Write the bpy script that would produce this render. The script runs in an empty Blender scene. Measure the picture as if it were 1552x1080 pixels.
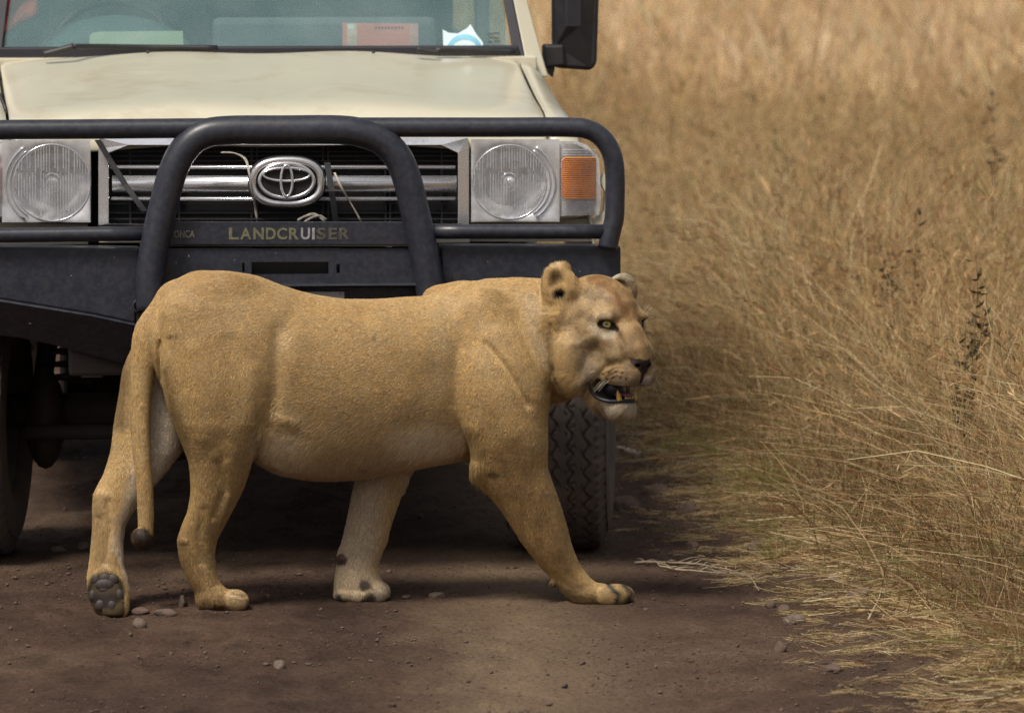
import bpy, bmesh, math, random
import numpy as np
from mathutils import Vector, Matrix
SC = bpy.context.scene
COL = SC.collection
random.seed(7)
RNG = np.random.default_rng(11)
R = math.radians

# ------------------------------------------------------------------ camera
F_PX = 8175.0
PITCH = math.atan(743.0 / F_PX)
CAM_H = 2.0
cam_data = bpy.data.cameras.new('camera')
cam = bpy.data.objects.new('camera', cam_data)
COL.objects.link(cam)
cam_data.sensor_width = 36.0
cam_data.lens = F_PX / 1552.0 * 36.0
cam_data.clip_start = 0.5
cam_data.clip_end = 3000
cam.location = (0, 0, CAM_H)
cam.rotation_euler = (math.pi / 2 - PITCH, 0, 0)
cam_data.dof.use_dof = True
cam_data.dof.focus_distance = 14.5
cam_data.dof.aperture_fstop = 5.0
SC.camera = cam

# ------------------------------------------------------------------ sky, sun, exposure
world = bpy.data.worlds.new('World'); SC.world = world; world.use_nodes = True
wn = world.node_tree; wn.nodes.clear()
w_out = wn.nodes.new('ShaderNodeOutputWorld'); w_bg = wn.nodes.new('ShaderNodeBackground')
w_sky = wn.nodes.new('ShaderNodeTexSky'); w_sky.sky_type = 'NISHITA'; w_sky.sun_disc = False
SUN_EL, SUN_ROT = R(57), R(214)     # rotation: clockwise from +Y (north) as seen from above
w_sky.sun_elevation = SUN_EL; w_sky.sun_rotation = SUN_ROT
w_sky.dust_density = 4.0; w_sky.air_density = 1.0; w_sky.ozone_density = 1.0
w_hs = wn.nodes.new('ShaderNodeHueSaturation'); w_hs.inputs['Saturation'].default_value = 0.32   # thin cloud: a paler sky
wn.links.new(w_sky.outputs[0], w_hs.inputs['Color']); wn.links.new(w_hs.outputs[0], w_bg.inputs[0])
w_bg.inputs[1].default_value = 0.066
wn.links.new(w_bg.outputs[0], w_out.inputs[0])
sun_d = bpy.data.lights.new('sun', 'SUN'); sun_d.energy = 2.3; sun_d.angle = R(15); sun_d.color = (1.0, 0.92, 0.79)
sun = bpy.data.objects.new('sun', sun_d); COL.objects.link(sun)
sdir = Vector((math.sin(SUN_ROT) * math.cos(SUN_EL), math.cos(SUN_ROT) * math.cos(SUN_EL), math.sin(SUN_EL)))
sun.rotation_euler = sdir.to_track_quat('Z', 'Y').to_euler()
SC.view_settings.view_transform = 'Standard'; SC.view_settings.look = 'None'
SC.view_settings.gamma = 1.0; SC.view_settings.use_curve_mapping = False
SC.view_settings.exposure = 0.55
SC.render.engine = 'CYCLES'
SC.cycles.use_denoising = True; SC.cycles.denoising_prefilter = 'NONE'
SC.cycles.use_adaptive_sampling = True; SC.cycles.adaptive_threshold = .015
SC.cycles.max_bounces = 6; SC.cycles.diffuse_bounces = 3; SC.cycles.glossy_bounces = 3
SC.cycles.transmission_bounces = 6; SC.cycles.transparent_max_bounces = 12
SC.cycles.caustics_reflective = False; SC.cycles.caustics_refractive = False

# ------------------------------------------------------------------ measuring helpers
CP, SP = math.cos(PITCH), math.sin(PITCH)
def pt(px, py, Y):
    """point of the place at distance Y ahead that stands where the photograph shows (px, py)"""
    u = (px - 776.0) / F_PX; v = (540.0 - py) / F_PX
    k = Y / (CP + v * SP)
    return np.array((u * k, Y, CAM_H + (-SP + v * CP) * k))
def pts(px, py, Y):
    px = np.asarray(px, float); py = np.asarray(py, float); Y = np.asarray(Y, float)
    u = (px - 776.0) / F_PX; v = (540.0 - py) / F_PX
    k = Y / (CP + v * SP)
    return np.stack((u * k, Y + 0 * k, CAM_H + (-SP + v * CP) * k), -1)
def ground_y(py, z=0.0):
    v = (540.0 - py) / F_PX
    return (z - CAM_H) * (CP + v * SP) / (-SP + v * CP)

# ------------------------------------------------------------------ object helpers
def tag(o, label=None, cat=None, group=None, kind=None):
    if label: o['label'] = label
    if cat: o['category'] = cat
    if group: o['group'] = group
    if kind: o['kind'] = kind
    return o
def empty(name, loc=(0, 0, 0), rz=0.0):
    o = bpy.data.objects.new(name, None); COL.objects.link(o)
    o.location = loc; o.rotation_euler.z = rz
    o.empty_display_size = 0.1
    return o
def mesh_obj(name, verts, faces, mat=None, parent=None, smooth=False, local=False):
    """verts are world coordinates; made local to the parent's location"""
    me = bpy.data.meshes.new(name)
    verts = np.asarray(verts, float).reshape(-1, 3)
    if parent is not None and not local:
        off = np.zeros(3); p = parent
        while p is not None:
            off += np.array(p.location); p = p.parent
        verts = verts - off
    me.from_pydata(verts.tolist(), [], faces)
    me.update()
    if mat: me.materials.append(mat)
    if smooth: me.polygons.foreach_set('use_smooth', np.ones(len(me.polygons), bool))
    o = bpy.data.objects.new(name, me); COL.objects.link(o)
    if parent is not None: o.parent = parent
    return o
def big_mesh(name, verts, quads, mat, parent=None, smooth=True):
    """fast path for large quad meshes (numpy arrays)"""
    me = bpy.data.meshes.new(name)
    nv, nq, k = len(verts), len(quads), quads.shape[1]
    me.vertices.add(nv); me.vertices.foreach_set('co', np.ascontiguousarray(verts, np.float32).ravel())
    me.loops.add(nq * k); me.loops.foreach_set('vertex_index', np.ascontiguousarray(quads, np.int32).ravel())
    me.polygons.add(nq); me.polygons.foreach_set('loop_start', np.arange(0, nq * k, k, dtype=np.int32))
    if smooth: me.polygons.foreach_set('use_smooth', np.ones(nq, bool))
    me.update(calc_edges=True)
    if mat: me.materials.append(mat)
    o = bpy.data.objects.new(name, me); COL.objects.link(o)
    if parent is not None: o.parent = parent
    return o
class MB:
    """collects shapes (world coordinates) into one mesh"""
    def __init__(s): s.v = []; s.f = []
    def add(s, v, f):
        n = len(s.v); s.v += [tuple(map(float, p)) for p in v]; s.f += [tuple(i + n for i in q) for q in f]; return s
    def box(s, x0, x1, y0, y1, z0, z1):
        v = [(x, y, z) for x in (x0, x1) for y in (y0, y1) for z in (z0, z1)]
        return s.add(v, [(0, 1, 3, 2), (4, 6, 7, 5), (0, 4, 5, 1), (2, 3, 7, 6), (0, 2, 6, 4), (1, 5, 7, 3)])
    def prism(s, poly, depth):
        """poly: points (3-D, planar); depth: vector of thickness"""
        n = len(poly); d = np.array(depth, float)
        a = [np.array(p, float) for p in poly]; b = [p + d for p in a]
        f = [tuple(range(n)), tuple(range(2 * n - 1, n - 1, -1))]
        f += [(i, i + n, (i + 1) % n + n, (i + 1) % n) for i in range(n)]
        return s.add(a + b, f)
    def tube(s, path, rad, seg=14, caps=True, flat=None):
        path = [np.array(p, float) for p in path]; n = len(path)
        if np.isscalar(rad): rad = [rad] * n
        v = []; up = None
        for i, p in enumerate(path):
            t = path[min(i + 1, n - 1)] - path[max(i - 1, 0)]; t /= np.linalg.norm(t) + 1e-12
            if up is None:
                a = np.array((0, 0, 1.0)) if abs(t[2]) < .9 else np.array((0, 1.0, 0))
            else: a = up
            u = a - t * a.dot(t); u /= np.linalg.norm(u) + 1e-12; up = u
            w = np.cross(t, u)
            for k in range(seg):
                an = 2 * math.pi * k / seg
                v.append(p + (u * math.cos(an) + w * math.sin(an)) * rad[i])
        f = [(i * seg + k, i * seg + (k + 1) % seg, (i + 1) * seg + (k + 1) % seg, (i + 1) * seg + k)
             for i in range(n - 1) for k in range(seg)]
        if caps: f += [tuple(range(seg - 1, -1, -1)), tuple(range((n - 1) * seg, n * seg))]
        return s.add(v, f)
    def ell(s, c, r, nu=14, nv=9, rot=None):
        v = []; c = np.array(c, float)
        for j in range(nv + 1):
            th = math.pi * j / nv
            for i in range(nu):
                ph = 2 * math.pi * i / nu
                p = np.array((r[0] * math.sin(th) * math.cos(ph), r[1] * math.sin(th) * math.sin(ph), r[2] * math.cos(th)))
                if rot is not None: p = rot @ p
                v.append(c + p)
        f = [(j * nu + i, (j + 1) * nu + i, (j + 1) * nu + (i + 1) % nu, j * nu + (i + 1) % nu) for j in range(nv) for i in range(nu)]
        return s.add(v, f)
    def grid(s, G):
        """G: array (n, m, 3)"""
        n, m = G.shape[:2]
        f = [(i * m + j, i * m + j + 1, (i + 1) * m + j + 1, (i + 1) * m + j) for i in range(n - 1) for j in range(m - 1)]
        return s.add(G.reshape(-1, 3), f)
    def make(s, name, mat, parent=None, smooth=False, bevel=0.0, label=None):
        o = mesh_obj(name, s.v, s.f, mat, parent, smooth)
        if bevel > 0:
            m = o.modifiers.new('bevel', 'BEVEL'); m.width = bevel; m.segments = 2; m.limit_method = 'ANGLE'; m.angle_limit = R(35)
        if label: o['label'] = label
        return o
def smooth_path(p, n=8):
    """Catmull-Rom through points"""
    p = [np.array(q, float) for q in p]; out = []
    q = [2 * p[0] - p[1]] + p + [2 * p[-1] - p[-2]]
    for i in range(1, len(q) - 2):
        for k in range(n):
            t = k / n
            out.append(0.5 * ((2 * q[i]) + (-q[i - 1] + q[i + 1]) * t + (2 * q[i - 1] - 5 * q[i] + 4 * q[i + 1] - q[i + 2]) * t * t
                              + (-q[i - 1] + 3 * q[i] - 3 * q[i + 1] + q[i + 2]) * t ** 3))
    out.append(p[-1]); return out

# ------------------------------------------------------------------ numpy noise
_LAT = np.random.default_rng(5).random((64, 64, 64)).astype(np.float32)
def vnoise(x, y, z):
    xi, yi, zi = np.floor(x).astype(int), np.floor(y).astype(int), np.floor(z).astype(int)
    fx, fy, fz = x - xi, y - yi, z - zi
    fx, fy, fz = [t * t * (3 - 2 * t) for t in (fx, fy, fz)]
    def L(a, b, c): return _LAT[(xi + a) & 63, (yi + b) & 63, (zi + c) & 63]
    return ((L(0,0,0)*(1-fx)+L(1,0,0)*fx)*(1-fy)+(L(0,1,0)*(1-fx)+L(1,1,0)*fx)*fy)*(1-fz) + \
           ((L(0,0,1)*(1-fx)+L(1,0,1)*fx)*(1-fy)+(L(0,1,1)*(1-fx)+L(1,1,1)*fx)*fy)*fz
def fbm(x, y, z, o=3):
    s = 0; a = .5
    for i in range(o):
        s = s + a * vnoise(x * 2 ** i + 7 * i, y * 2 ** i + 3 * i, z * 2 ** i + 5 * i); a *= .5
    return s / (1 - .5 ** o)
def sstep(a, b, x):
    t = np.clip((x - a) / (b - a), 0, 1); return t * t * (3 - 2 * t)

# ------------------------------------------------------------------ material helpers
def new_mat(name):
    m = bpy.data.materials.new(name); m.use_nodes = True
    nt = m.node_tree; b = nt.nodes['Principled BSDF']
    return m, nt, b
def nd(nt, typ, **kw):
    n = nt.nodes.new(typ)
    for k, v in kw.items():
        if k in n.inputs.keys() if hasattr(n.inputs, 'keys') else False: n.inputs[k].default_value = v
        else: setattr(n, k, v)
    return n
def noise_tex(nt, scale, detail=4, rough=.55, vec=None, dist=0.0):
    n = nt.nodes.new('ShaderNodeTexNoise'); n.inputs['Scale'].default_value = scale
    n.inputs['Detail'].default_value = detail; n.inputs['Roughness'].default_value = rough; n.inputs['Distortion'].default_value = dist
    if vec is not None: nt.links.new(vec, n.inputs['Vector'])
    return n
def ramp(nt, fac, stops):
    r = nt.nodes.new('ShaderNodeValToRGB'); e = r.color_ramp.elements
    while len(e) > 1: e.remove(e[-1])
    e[0].position = stops[0][0]; e[0].color = (*stops[0][1], 1)
    for p, c in stops[1:]:
        k = e.new(p); k.color = (*c, 1)
    nt.links.new(fac, r.inputs[0]); return r.outputs[0]
def mixc(nt, fac, a, b, mode='MIX'):
    m = nt.nodes.new('ShaderNodeMix'); m.data_type = 'RGBA'; m.blend_type = mode
    if isinstance(fac, (int, float)): m.inputs[0].default_value = fac
    else: nt.links.new(fac, m.inputs[0])
    for s, v in ((6, a), (7, b)):
        if isinstance(v, tuple): m.inputs[s].default_value = (*v, 1) if len(v) == 3 else v
        else: nt.links.new(v, m.inputs[s])
    return m.outputs[2]
def bump(nt, b, h, strength=.3, dist=.01):
    n = nt.nodes.new('ShaderNodeBump'); n.inputs['Strength'].default_value = strength; n.inputs['Distance'].default_value = dist
    nt.links.new(h, n.inputs['Height']); nt.links.new(n.outputs[0], b.inputs['Normal']); return n
def objco(nt, scale=(1, 1, 1)):
    g = nt.nodes.new('ShaderNodeTexCoord'); m = nt.nodes.new('ShaderNodeMapping'); m.inputs['Scale'].default_value = scale
    nt.links.new(g.outputs['Object'], m.inputs[0]); return m.outputs[0]
def simple(name, col, rough=.6, metal=0.0, var=.25, scale=12, spec=.5, dirt=None, dirt_scale=4, dirt_amt=.5, bmp=0.0, bscale=60, coat=0.0):
    """a colour with noise, optional dust in patches and fine relief"""
    m, nt, b = new_mat(name); co = objco(nt)
    n = noise_tex(nt, scale, 5, vec=co)
    lo = tuple(c * (1 - var) for c in col); hi = tuple(min(1, c * (1 + var)) for c in col)
    c = ramp(nt, n.outputs[0], [(.3, lo), (.7, hi)])
    if dirt:
        d = noise_tex(nt, dirt_scale, 6, .65, vec=co, dist=.4)
        f = ramp(nt, d.outputs[0], [(.62 - dirt_amt * .35, (0, 0, 0)), (.78, (1, 1, 1))])
        c = mixc(nt, f, c, dirt)
    nt.links.new(c, b.inputs['Base Color'])
    b.inputs['Roughness'].default_value = rough; b.inputs['Metallic'].default_value = metal
    b.inputs['Specular IOR Level'].default_value = spec
    if coat: b.inputs['Coat Weight'].default_value = coat; b.inputs['Coat Roughness'].default_value = .15
    if bmp:
        bn = noise_tex(nt, bscale, 5, .6, vec=co); bump(nt, b, bn.outputs[0], bmp, .004)
    return m
# ================================================================== ground
def road_edge(Y):
    return 0.97 - (np.asarray(Y, float) - 12.7) * .107
def ground_h(X, Y):
    X = np.asarray(X, float); Y = np.asarray(Y, float)
    e = X - road_edge(Y)
    near = 1 - sstep(35, 60, Y)
    h = .055 * sstep(-.05, .5, e) * near + .05 * sstep(.4, 1.6, e) * near
    h = h + near * sstep(-.35, .2, e) * .035 * (fbm(X * 4, Y * 4, 0 * X + 3., 3) - .5)
    h = h - .024 * np.exp(-(((X + 1.06) / .16) ** 2 + ((Y - 14.42) / .10) ** 2))       # scuffed hollow under the trailing paw
    h = h + near * .010 * (fbm(X * 2.2, Y * 1.2, 0 * X + 9., 3) - .5) * (1 - np.exp(-((Y - 14.5) / .5) ** 2))
    return h
def warp(a, lo, hi, step, far, n):
    d = np.arange(lo, hi, step); g = np.geomspace(step, far, n)
    return d, g
xs = np.concatenate((-2.6 - np.geomspace(.03, 900, 40)[::-1], np.arange(-2.6, 3.2, .022), 3.2 + np.geomspace(.03, 900, 44)))
ys = np.concatenate((-300 + 0 * np.arange(1), np.linspace(-40, 10, 12), np.arange(10.6, 22, .022), 22 + np.geomspace(.03, 1800, 70)))
GXX, GYY = np.meshgrid(xs, ys, indexing='ij')
fine = .006 * (fbm(GXX * 22, GYY * 22, GXX * 0 + 1., 3) - .5) * (np.abs(GXX) < 4) * (GYY < 24) * (GYY > 10)
crumb = fbm(GXX * 60, GYY * 60, GXX * 0 + 6., 2); fine += .007 * sstep(.66, .85, crumb) * (np.abs(GXX) < 4) * (GYY < 24) * (GYY > 10)
GZ = ground_h(GXX, GYY) + fine
n, m = GXX.shape; I = np.arange(n * m).reshape(n, m)
gq = np.stack((I[:-1, :-1], I[1:, :-1], I[1:, 1:], I[:-1, 1:]), -1).reshape(-1, 4)
def soil_mat():
    mt, nt, b = new_mat('track_soil')
    geo = nt.nodes.new('ShaderNodeNewGeometry'); pos = geo.outputs['Position']
    mp = nt.nodes.new('ShaderNodeMapping'); mp.inputs['Scale'].default_value = (1.0, .55, 1); nt.links.new(pos, mp.inputs[0])
    big = noise_tex(nt, 1.1, 5, .6, mp.outputs[0], .5); med = noise_tex(nt, 7, 6, .65, mp.outputs[0], .3); fin = noise_tex(nt, 70, 5, .7, pos)
    base = ramp(nt, big.outputs[0], [(.30, (.062, .040, .031)), (.50, (.090, .058, .043)), (.64, (.122, .083, .060)), (.8, (.17, .12, .085))])
    md = ramp(nt, med.outputs[0], [(.35, (.62, .60, .58)), (.62, (1.12, 1.1, 1.08))])
    c = mixc(nt, 1.0, base, md, 'MULTIPLY')
    # drier, paler dust worn into the middle of the track
    mp2 = nt.nodes.new('ShaderNodeMapping'); mp2.inputs['Location'].default_value = (0.0, -13.55, 0); mp2.inputs['Scale'].default_value = (1.0, 1.0, 1)
    nt.links.new(pos, mp2.inputs[0])
    sx = nt.nodes.new('ShaderNodeSeparateXYZ'); nt.links.new(mp2.outputs[0], sx.inputs[0])
    ab = nt.nodes.new('ShaderNodeMath'); ab.operation = 'ABSOLUTE'; nt.links.new(sx.outputs[0], ab.inputs[0])
    ad = nt.nodes.new('ShaderNodeMath'); ad.operation = 'MULTIPLY_ADD'; nt.links.new(med.outputs[0], ad.inputs[0]); ad.inputs[1].default_value = .9; nt.links.new(ab.outputs[0], ad.inputs[2])
    dust = ramp(nt, ad.outputs[0], [(.38, (.9, .9, .9)), (.80, (0, 0, 0))])
    c = mixc(nt, dust, c, (.205, .147, .097))
    # straw-coloured earth below the grass
    e = nt.nodes.new('ShaderNodeSeparateXYZ'); nt.links.new(pos, e.inputs[0])
    ed = nt.nodes.new('ShaderNodeMath'); ed.operation = 'MULTIPLY_ADD'; nt.links.new(e.outputs[1], ed.inputs[0]); ed.inputs[1].default_value = .107; nt.links.new(e.outputs[0], ed.inputs[2])
    rg = nt.nodes.new('ShaderNodeMapRange'); rg.inputs['From Min'].default_value = 2.35; rg.inputs['From Max'].default_value = 2.9; nt.links.new(ed.outputs[0], rg.inputs['Value'])
    c = mixc(nt, rg.outputs[0], c, (.16, .11, .055))
    sp = ramp(nt, fin.outputs[0], [(.34, (.55, .5, .48)), (.5, (1, 1, 1)), (.72, (1.25, 1.2, 1.15))])
    c = mixc(nt, 1.0, c, sp, 'MULTIPLY')
    nt.links.new(c, b.inputs['Base Color']); b.inputs['Roughness'].default_value = .95; b.inputs['Specular IOR Level'].default_value = .12
    ad2 = nt.nodes.new('ShaderNodeMath'); ad2.operation = 'MULTIPLY_ADD'; nt.links.new(med.outputs[0], ad2.inputs[0]); ad2.inputs[1].default_value = 1.6; nt.links.new(fin.outputs[0], ad2.inputs[2])
    bump(nt, b, ad2.outputs[0], .8, .014)
    return mt
ground = big_mesh('ground', np.stack((GXX, GYY, GZ), -1).reshape(-1, 3), gq, soil_mat()); tag(ground, kind='structure')
# ================================================================== the safari vehicle
XC = (430 - 776) / 545.0
YB = 14.97
YAW_T = R(5.6); PIV = np.array((XC, 15.0, 0.0))     # the vehicle stands slightly askew to our view
pt_world = pt
def _unturn(v): c, s_ = math.cos(YAW_T), math.sin(YAW_T); return np.array((c * v[0] + s_ * v[1], -s_ * v[0] + c * v[1], v[2]))
def pt(px, py, Y):
    """as pt_world, but in the vehicle's own frame: the point at station Y of the vehicle"""
    u = (px - 776.0) / F_PX; v = (540.0 - py) / F_PX
    o = _unturn(np.array((0, 0, CAM_H)) - PIV) + PIV; d = _unturn(np.array((u, CP + v * SP, -SP + v * CP)))
    return o + d * ((Y - o[1]) / d[1])
truck = empty('safari_vehicle', (XC, 15.9, 0))
tag(truck, 'dusty cream four-wheel-drive safari vehicle with black bull bar and hoop, facing us behind the lioness', 'safari vehicle')
PAINT = simple('cream_paint', (.60, .565, .44), .38, var=.05, scale=3, dirt=(.44, .36, .25), dirt_scale=3.0, dirt_amt=.35, coat=.6)
STEEL = simple('black_powder_coat', (.024, .027, .040), .36, var=.2, scale=30, dirt=(.050, .047, .050), dirt_scale=60, dirt_amt=.5, bmp=.12, bscale=160)
BLACK = simple('black_plastic', (.018, .018, .022), .5, var=.2, scale=20, dirt=(.05, .042, .038), dirt_amt=.5)
DARK = simple('grille_black', (.012, .011, .012), .6, var=.3, scale=30)
CHROME = simple('chrome', (.88, .88, .92), .20, .78, var=.05, scale=8, dirt=(.50, .46, .42), dirt_scale=14, dirt_amt=.15)
UNDER = simple('oily_underside', (.024, .017, .013), .8, var=.4, scale=12, dirt=(.045, .030, .022), dirt_amt=.9, bmp=.2)
RUBBER = simple('rubber_seal', (.022, .020, .030), .55, var=.2)
def mirror(P): P = np.array(P, float).reshape(-1, 3).copy(); P[:, 0] = 2 * XC - P[:, 0]; return P
def flat(pl, Y, th, name, mat, parent=truck, bevel=0.0, smooth=False):
    """plate facing us with outline in photo pixels at distance Y"""
    mb = MB(); mb.prism([pt(x, y, Y) for x, y in pl], (0, th, 0)); return mb.make(name, mat, parent, smooth, bevel)
def rbox(x0, y0, x1, y1, Y, th, name, mat, parent=truck, bevel=.002):
    return flat([(x0, y1), (x1, y1), (x1, y0), (x0, y0)], Y, th, name, mat, parent, bevel)
def rtube(P, r, name, mat, parent=truck, n=6, seg=20, both_sides=False):
    path = smooth_path([pt(*p) for p in P], n)
    mb = MB(); mb.tube(path, r, seg); o = mb.make(name, mat, parent, True)
    if both_sides:
        mb = MB(); mb.tube([mirror(q)[0] for q in path], r, seg); mb.make(name, mat, parent, True)
    return o
# ---- bull bar
YT = YB - .035
P = [(430, 193, YT), (520, 193, YT), (640, 193, YT), (760, 193, YT), (860, 193, YT), (893, 197, YT), (915, 212, YT), (928, 236, YT), (932, 266, YT), (932, 300, YT), (931, 330, YT), (926, 352, YT), (921, 376, YT)]
path = smooth_path([pt(*p) for p in P], 6)
full = [mirror(q)[0] for q in path[::-1]] + path[1:]
bull = MB(); bull.tube(full, .0275, 22); top_bar = bull.make('bull_bar_top_rail', STEEL, truck, True)
lo = [pt(x, 351, YT + .005) for x in (640, 700, 780, 860, 920)]
mb = MB(); mb.tube(lo, .0205, 18); mb.make('bull_bar_lower_rail', STEEL, truck, True)
mb = MB(); mb.tube([mirror(q)[0] for q in lo], .0205, 18); mb.make('bull_bar_lower_rail', STEEL, truck, True)
YH = YB - .045
HP = [(228, 470, YH), (227, 425, YH), (232, 385, YH), (241, 340, YH), (252, 295, YH), (262, 260, YH), (278, 228, YH), (303, 206, YH), (340, 198, YH), (430, 197, YH), (515, 197, YH), (553, 203, YH), (582, 216, YH),
      (604, 240, YH), (617, 272, YH), (627, 312, YH), (638, 360, YH), (647, 405, YH), (652, 440, YH), (654, 480, YH)]
rtube(HP, .0405, 'bull_bar_hoop', STEEL, n=5, seg=26)
# ---- bumper
rbox(246, 336, 640, 371, YB - .015, .008, 'nameplate_panel', STEEL)
rbox(244, 371.5, 643, 374, YB + .02, .004, 'panel_trim', simple('worn_edge', (.16, .14, .10), .6))
# winch panel with openings: built round them
mb = MB()
for x0, y0, x1, y1 in ((238, 376, 362, 432), (375, 376, 381, 432), (498, 376, 507, 432), (517, 376, 648, 432), (362, 376, 375, 398), (362, 412, 375, 432), (362, 398, 367, 412), (371, 398, 375, 412),
                       (381, 376, 498, 397), (381, 415, 498, 432), (507, 376, 517, 400), (507, 414, 517, 432), (507, 400, 510, 414), (515, 400, 517, 414)):
    a = pt(x0, y1, YB - .004); b = pt(x1, y0, YB - .004); mb.box(a[0], b[0], a[1], a[1] + .006, a[2], b[2])
mb.make('winch_panel', STEEL, truck)
rbox(365, 396, 515, 417, YB + .05, .01, 'winch_recess', DARK)
a = pt(236, 436, YB - .05); b = pt(652, 430, YB - .05); mb = MB(); mb.box(a[0], b[0], YB - .055, YB + .02, a[2], b[2]); mb.make('ledge', STEEL, truck, bevel=.002)
rbox(232, 434, 652, 486, YB + .010, .008, 'lower_panel', STEEL)
# wings
flat([(668, 372), (941, 373), (941, 470), (920, 520), (668, 500)], YB - .012, .10, 'bumper_wing', STEEL, bevel=.006)
Lw = mirror([pt(*p, YB - .012) for p in [(668, 373), (941, 373)]])
WL = [(212, 376), (205, 490), (140, 476), (60, 463), (-82, 440), (-82, 373)]
flat(WL, YB - .012, .10, 'bumper_wing', STEEL, bevel=.006)
# under-face of the left wing slopes back and down
G = np.array([[pt(x, y, YB - .010 + dy) for x, y, dy in row] for row in (
    [(-82, 440, 0), (60, 463, 0), (140, 476, 0), (205, 490, 0), (235, 494, 0)],
    [(-82, 496, .10), (30, 508, .10), (85, 520, .10), (185, 547, .09), (238, 552, .09)])])
mb = MB(); mb.grid(G); o = mb.make('bumper_skirt', STEEL, truck); sm = o.modifiers.new('thickness', 'SOLIDIFY'); sm.thickness = .008
rbox(206, 376, 232, 490, YB - .006, .012, 'bumper_bracket', STEEL)
t0 = pt(212, 463, YB - .03); mb = MB()
ring = [(t0[0] + math.cos(a) * rr, yy, t0[2] + math.sin(a) * rr) for rr, yy in ((.021, YB - .02), (.021, YB - .05), (.016, YB - .05), (.016, YB + .05)) for a in np.linspace(0, 2 * math.pi, 24, endpoint=False)]
mb.add(ring, [(k * 24 + i, k * 24 + (i + 1) % 24, (k + 1) * 24 + (i + 1) % 24, (k + 1) * 24 + i) for k in range(3) for i in range(24)])
c0 = len(mb.v); mb.add([(t0[0] + math.cos(a) * .016, YB + .045, t0[2] + math.sin(a) * .016) for a in np.linspace(0, 2 * math.pi, 24, endpoint=False)], [tuple(range(24))]); mb.make('tow_tube', BLACK, truck, True)
rbox(335, 440, 526, 480, YB - .006, .004, 'number_plate_frame', BLACK, bevel=.001)
plate = rbox(338, 442, 522, 478, YB - .009, .003, 'number_plate', simple('plate_white', (.50, .49, .47), .4, var=.08, scale=30))
# ---- lettering cut through the panel
def text_obj(txt, x0, y0, x1, y1, Y, mat, parent, name='lettering', bold=.0, space=1.0, flip=False):
    cu = bpy.data.curves.new(name, 'FONT'); cu.body = txt; cu.size = 1; cu.offset = bold; cu.space_character = space; cu.extrude = .0; cu.align_x = 'LEFT'
    o = bpy.data.objects.new(name, cu); COL.objects.link(o)
    dg = bpy.context.evaluated_depsgraph_get(); me = bpy.data.meshes.new_from_object(o.evaluated_get(dg)); bpy.data.objects.remove(o)
    n = len(me.vertices); co = np.empty(n * 3); me.vertices.foreach_get('co', co); co = co.reshape(-1, 3)
    lo, hi = co.min(0), co.max(0); u = (co[:, 0] - lo[0]) / (hi[0] - lo[0]); v = (co[:, 1] - lo[1]) / (hi[1] - lo[1])
    if flip: u, v = 1 - u, 1 - v
    W = np.array([pt(x0 + (x1 - x0) * a_, y1 - (y1 - y0) * b_, Y) for a_, b_ in zip(u, v)])
    off = np.zeros(3); p = parent
    while p is not None: off += np.array(p.location); p = p.parent
    me.vertices.foreach_set('co', (W - off).astype(np.float32).ravel()); me.materials.append(mat); me.update()
    q = bpy.data.objects.new(name, me); COL.objects.link(q); q.parent = parent; return q
YN = YB - .0165
CUT = simple('cutout_cream', (.15, .14, .085), .6, var=.3, scale=60); CUTW = simple('cutout_rope_white', (.30, .29, .29), .7, var=.3, scale=90); CUTD = simple('cutout_dark', (.085, .080, .06), .7, var=.4, scale=90)
for ch, x0, x1, mt in (('L', 347, 362, CUT), ('A', 364, 381, CUT), ('N', 384, 400, CUT), ('D', 403, 418, CUT), ('C', 420, 435, CUT), ('R', 438, 453, CUT), ('U', 456, 470, CUTW), ('I', 473, 477, CUTW), ('S', 480, 494, CUTD), ('E', 498, 511, CUTD), ('R', 514, 530, CUTD)):
    text_obj(ch, x0, 345, x1, 363, YN, mt, truck, 'letter', bold=.028)
text_obj('ONCA', 264, 349, 295, 360, YN, simple('cutout_pale', (.20, .18, .13), .7, var=.5, scale=200), truck, 'lettering', bold=.02)
text_obj('C', 514, 443, 518, 447, YB - .0098, BLACK, truck, 'letter', bold=.02)
# scratches and bird lime on the steel
def blotch(x, y, rx, ry, Y, mat, seed, n=11, name='stain'):
    rr = random.Random(seed); mb = MB(); mb.prism([pt(x + math.cos(a) * rx * rr.uniform(.5, 1), y - math.sin(a) * ry * rr.uniform(.5, 1), Y) for a in np.linspace(0, 2 * math.pi, n, endpoint=False)], (0, .0008, 0)); return mb.make(name, mat, truck)
LIME = simple('bird_lime', (.45, .40, .35), .9, var=.2); RUST = simple('rust_stain', (.085, .055, .035), .9, var=.4, scale=90)
blotch(46, 487, 7, 4, YB + .035, LIME, 3); blotch(39, 480, 3, 5, YB + .03, LIME, 4); blotch(286, 388, 1.2, 2.5, YB - .0055, LIME, 5, 7)
blotch(256, 408, 4, 14, YB - .0055, RUST, 6); blotch(249, 424, 3, 6, YB - .0055, RUST, 7); blotch(222, 400, 2, 16, YB - .0072, RUST, 8); blotch(590, 374, 7, 1.0, YB - .006, LIME, 9, 8)
rs_ = random.Random(5)
for k_ in range(26): blotch(rs_.choice((rs_.uniform(10, 200), rs_.uniform(260, 640), rs_.uniform(680, 930))), rs_.uniform(380, 428), rs_.uniform(.5, 1.6), rs_.uniform(.4, 1.0), YB - .0135, RUST if k_ % 3 else LIME, k_, 7, 'paint_chip')
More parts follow.
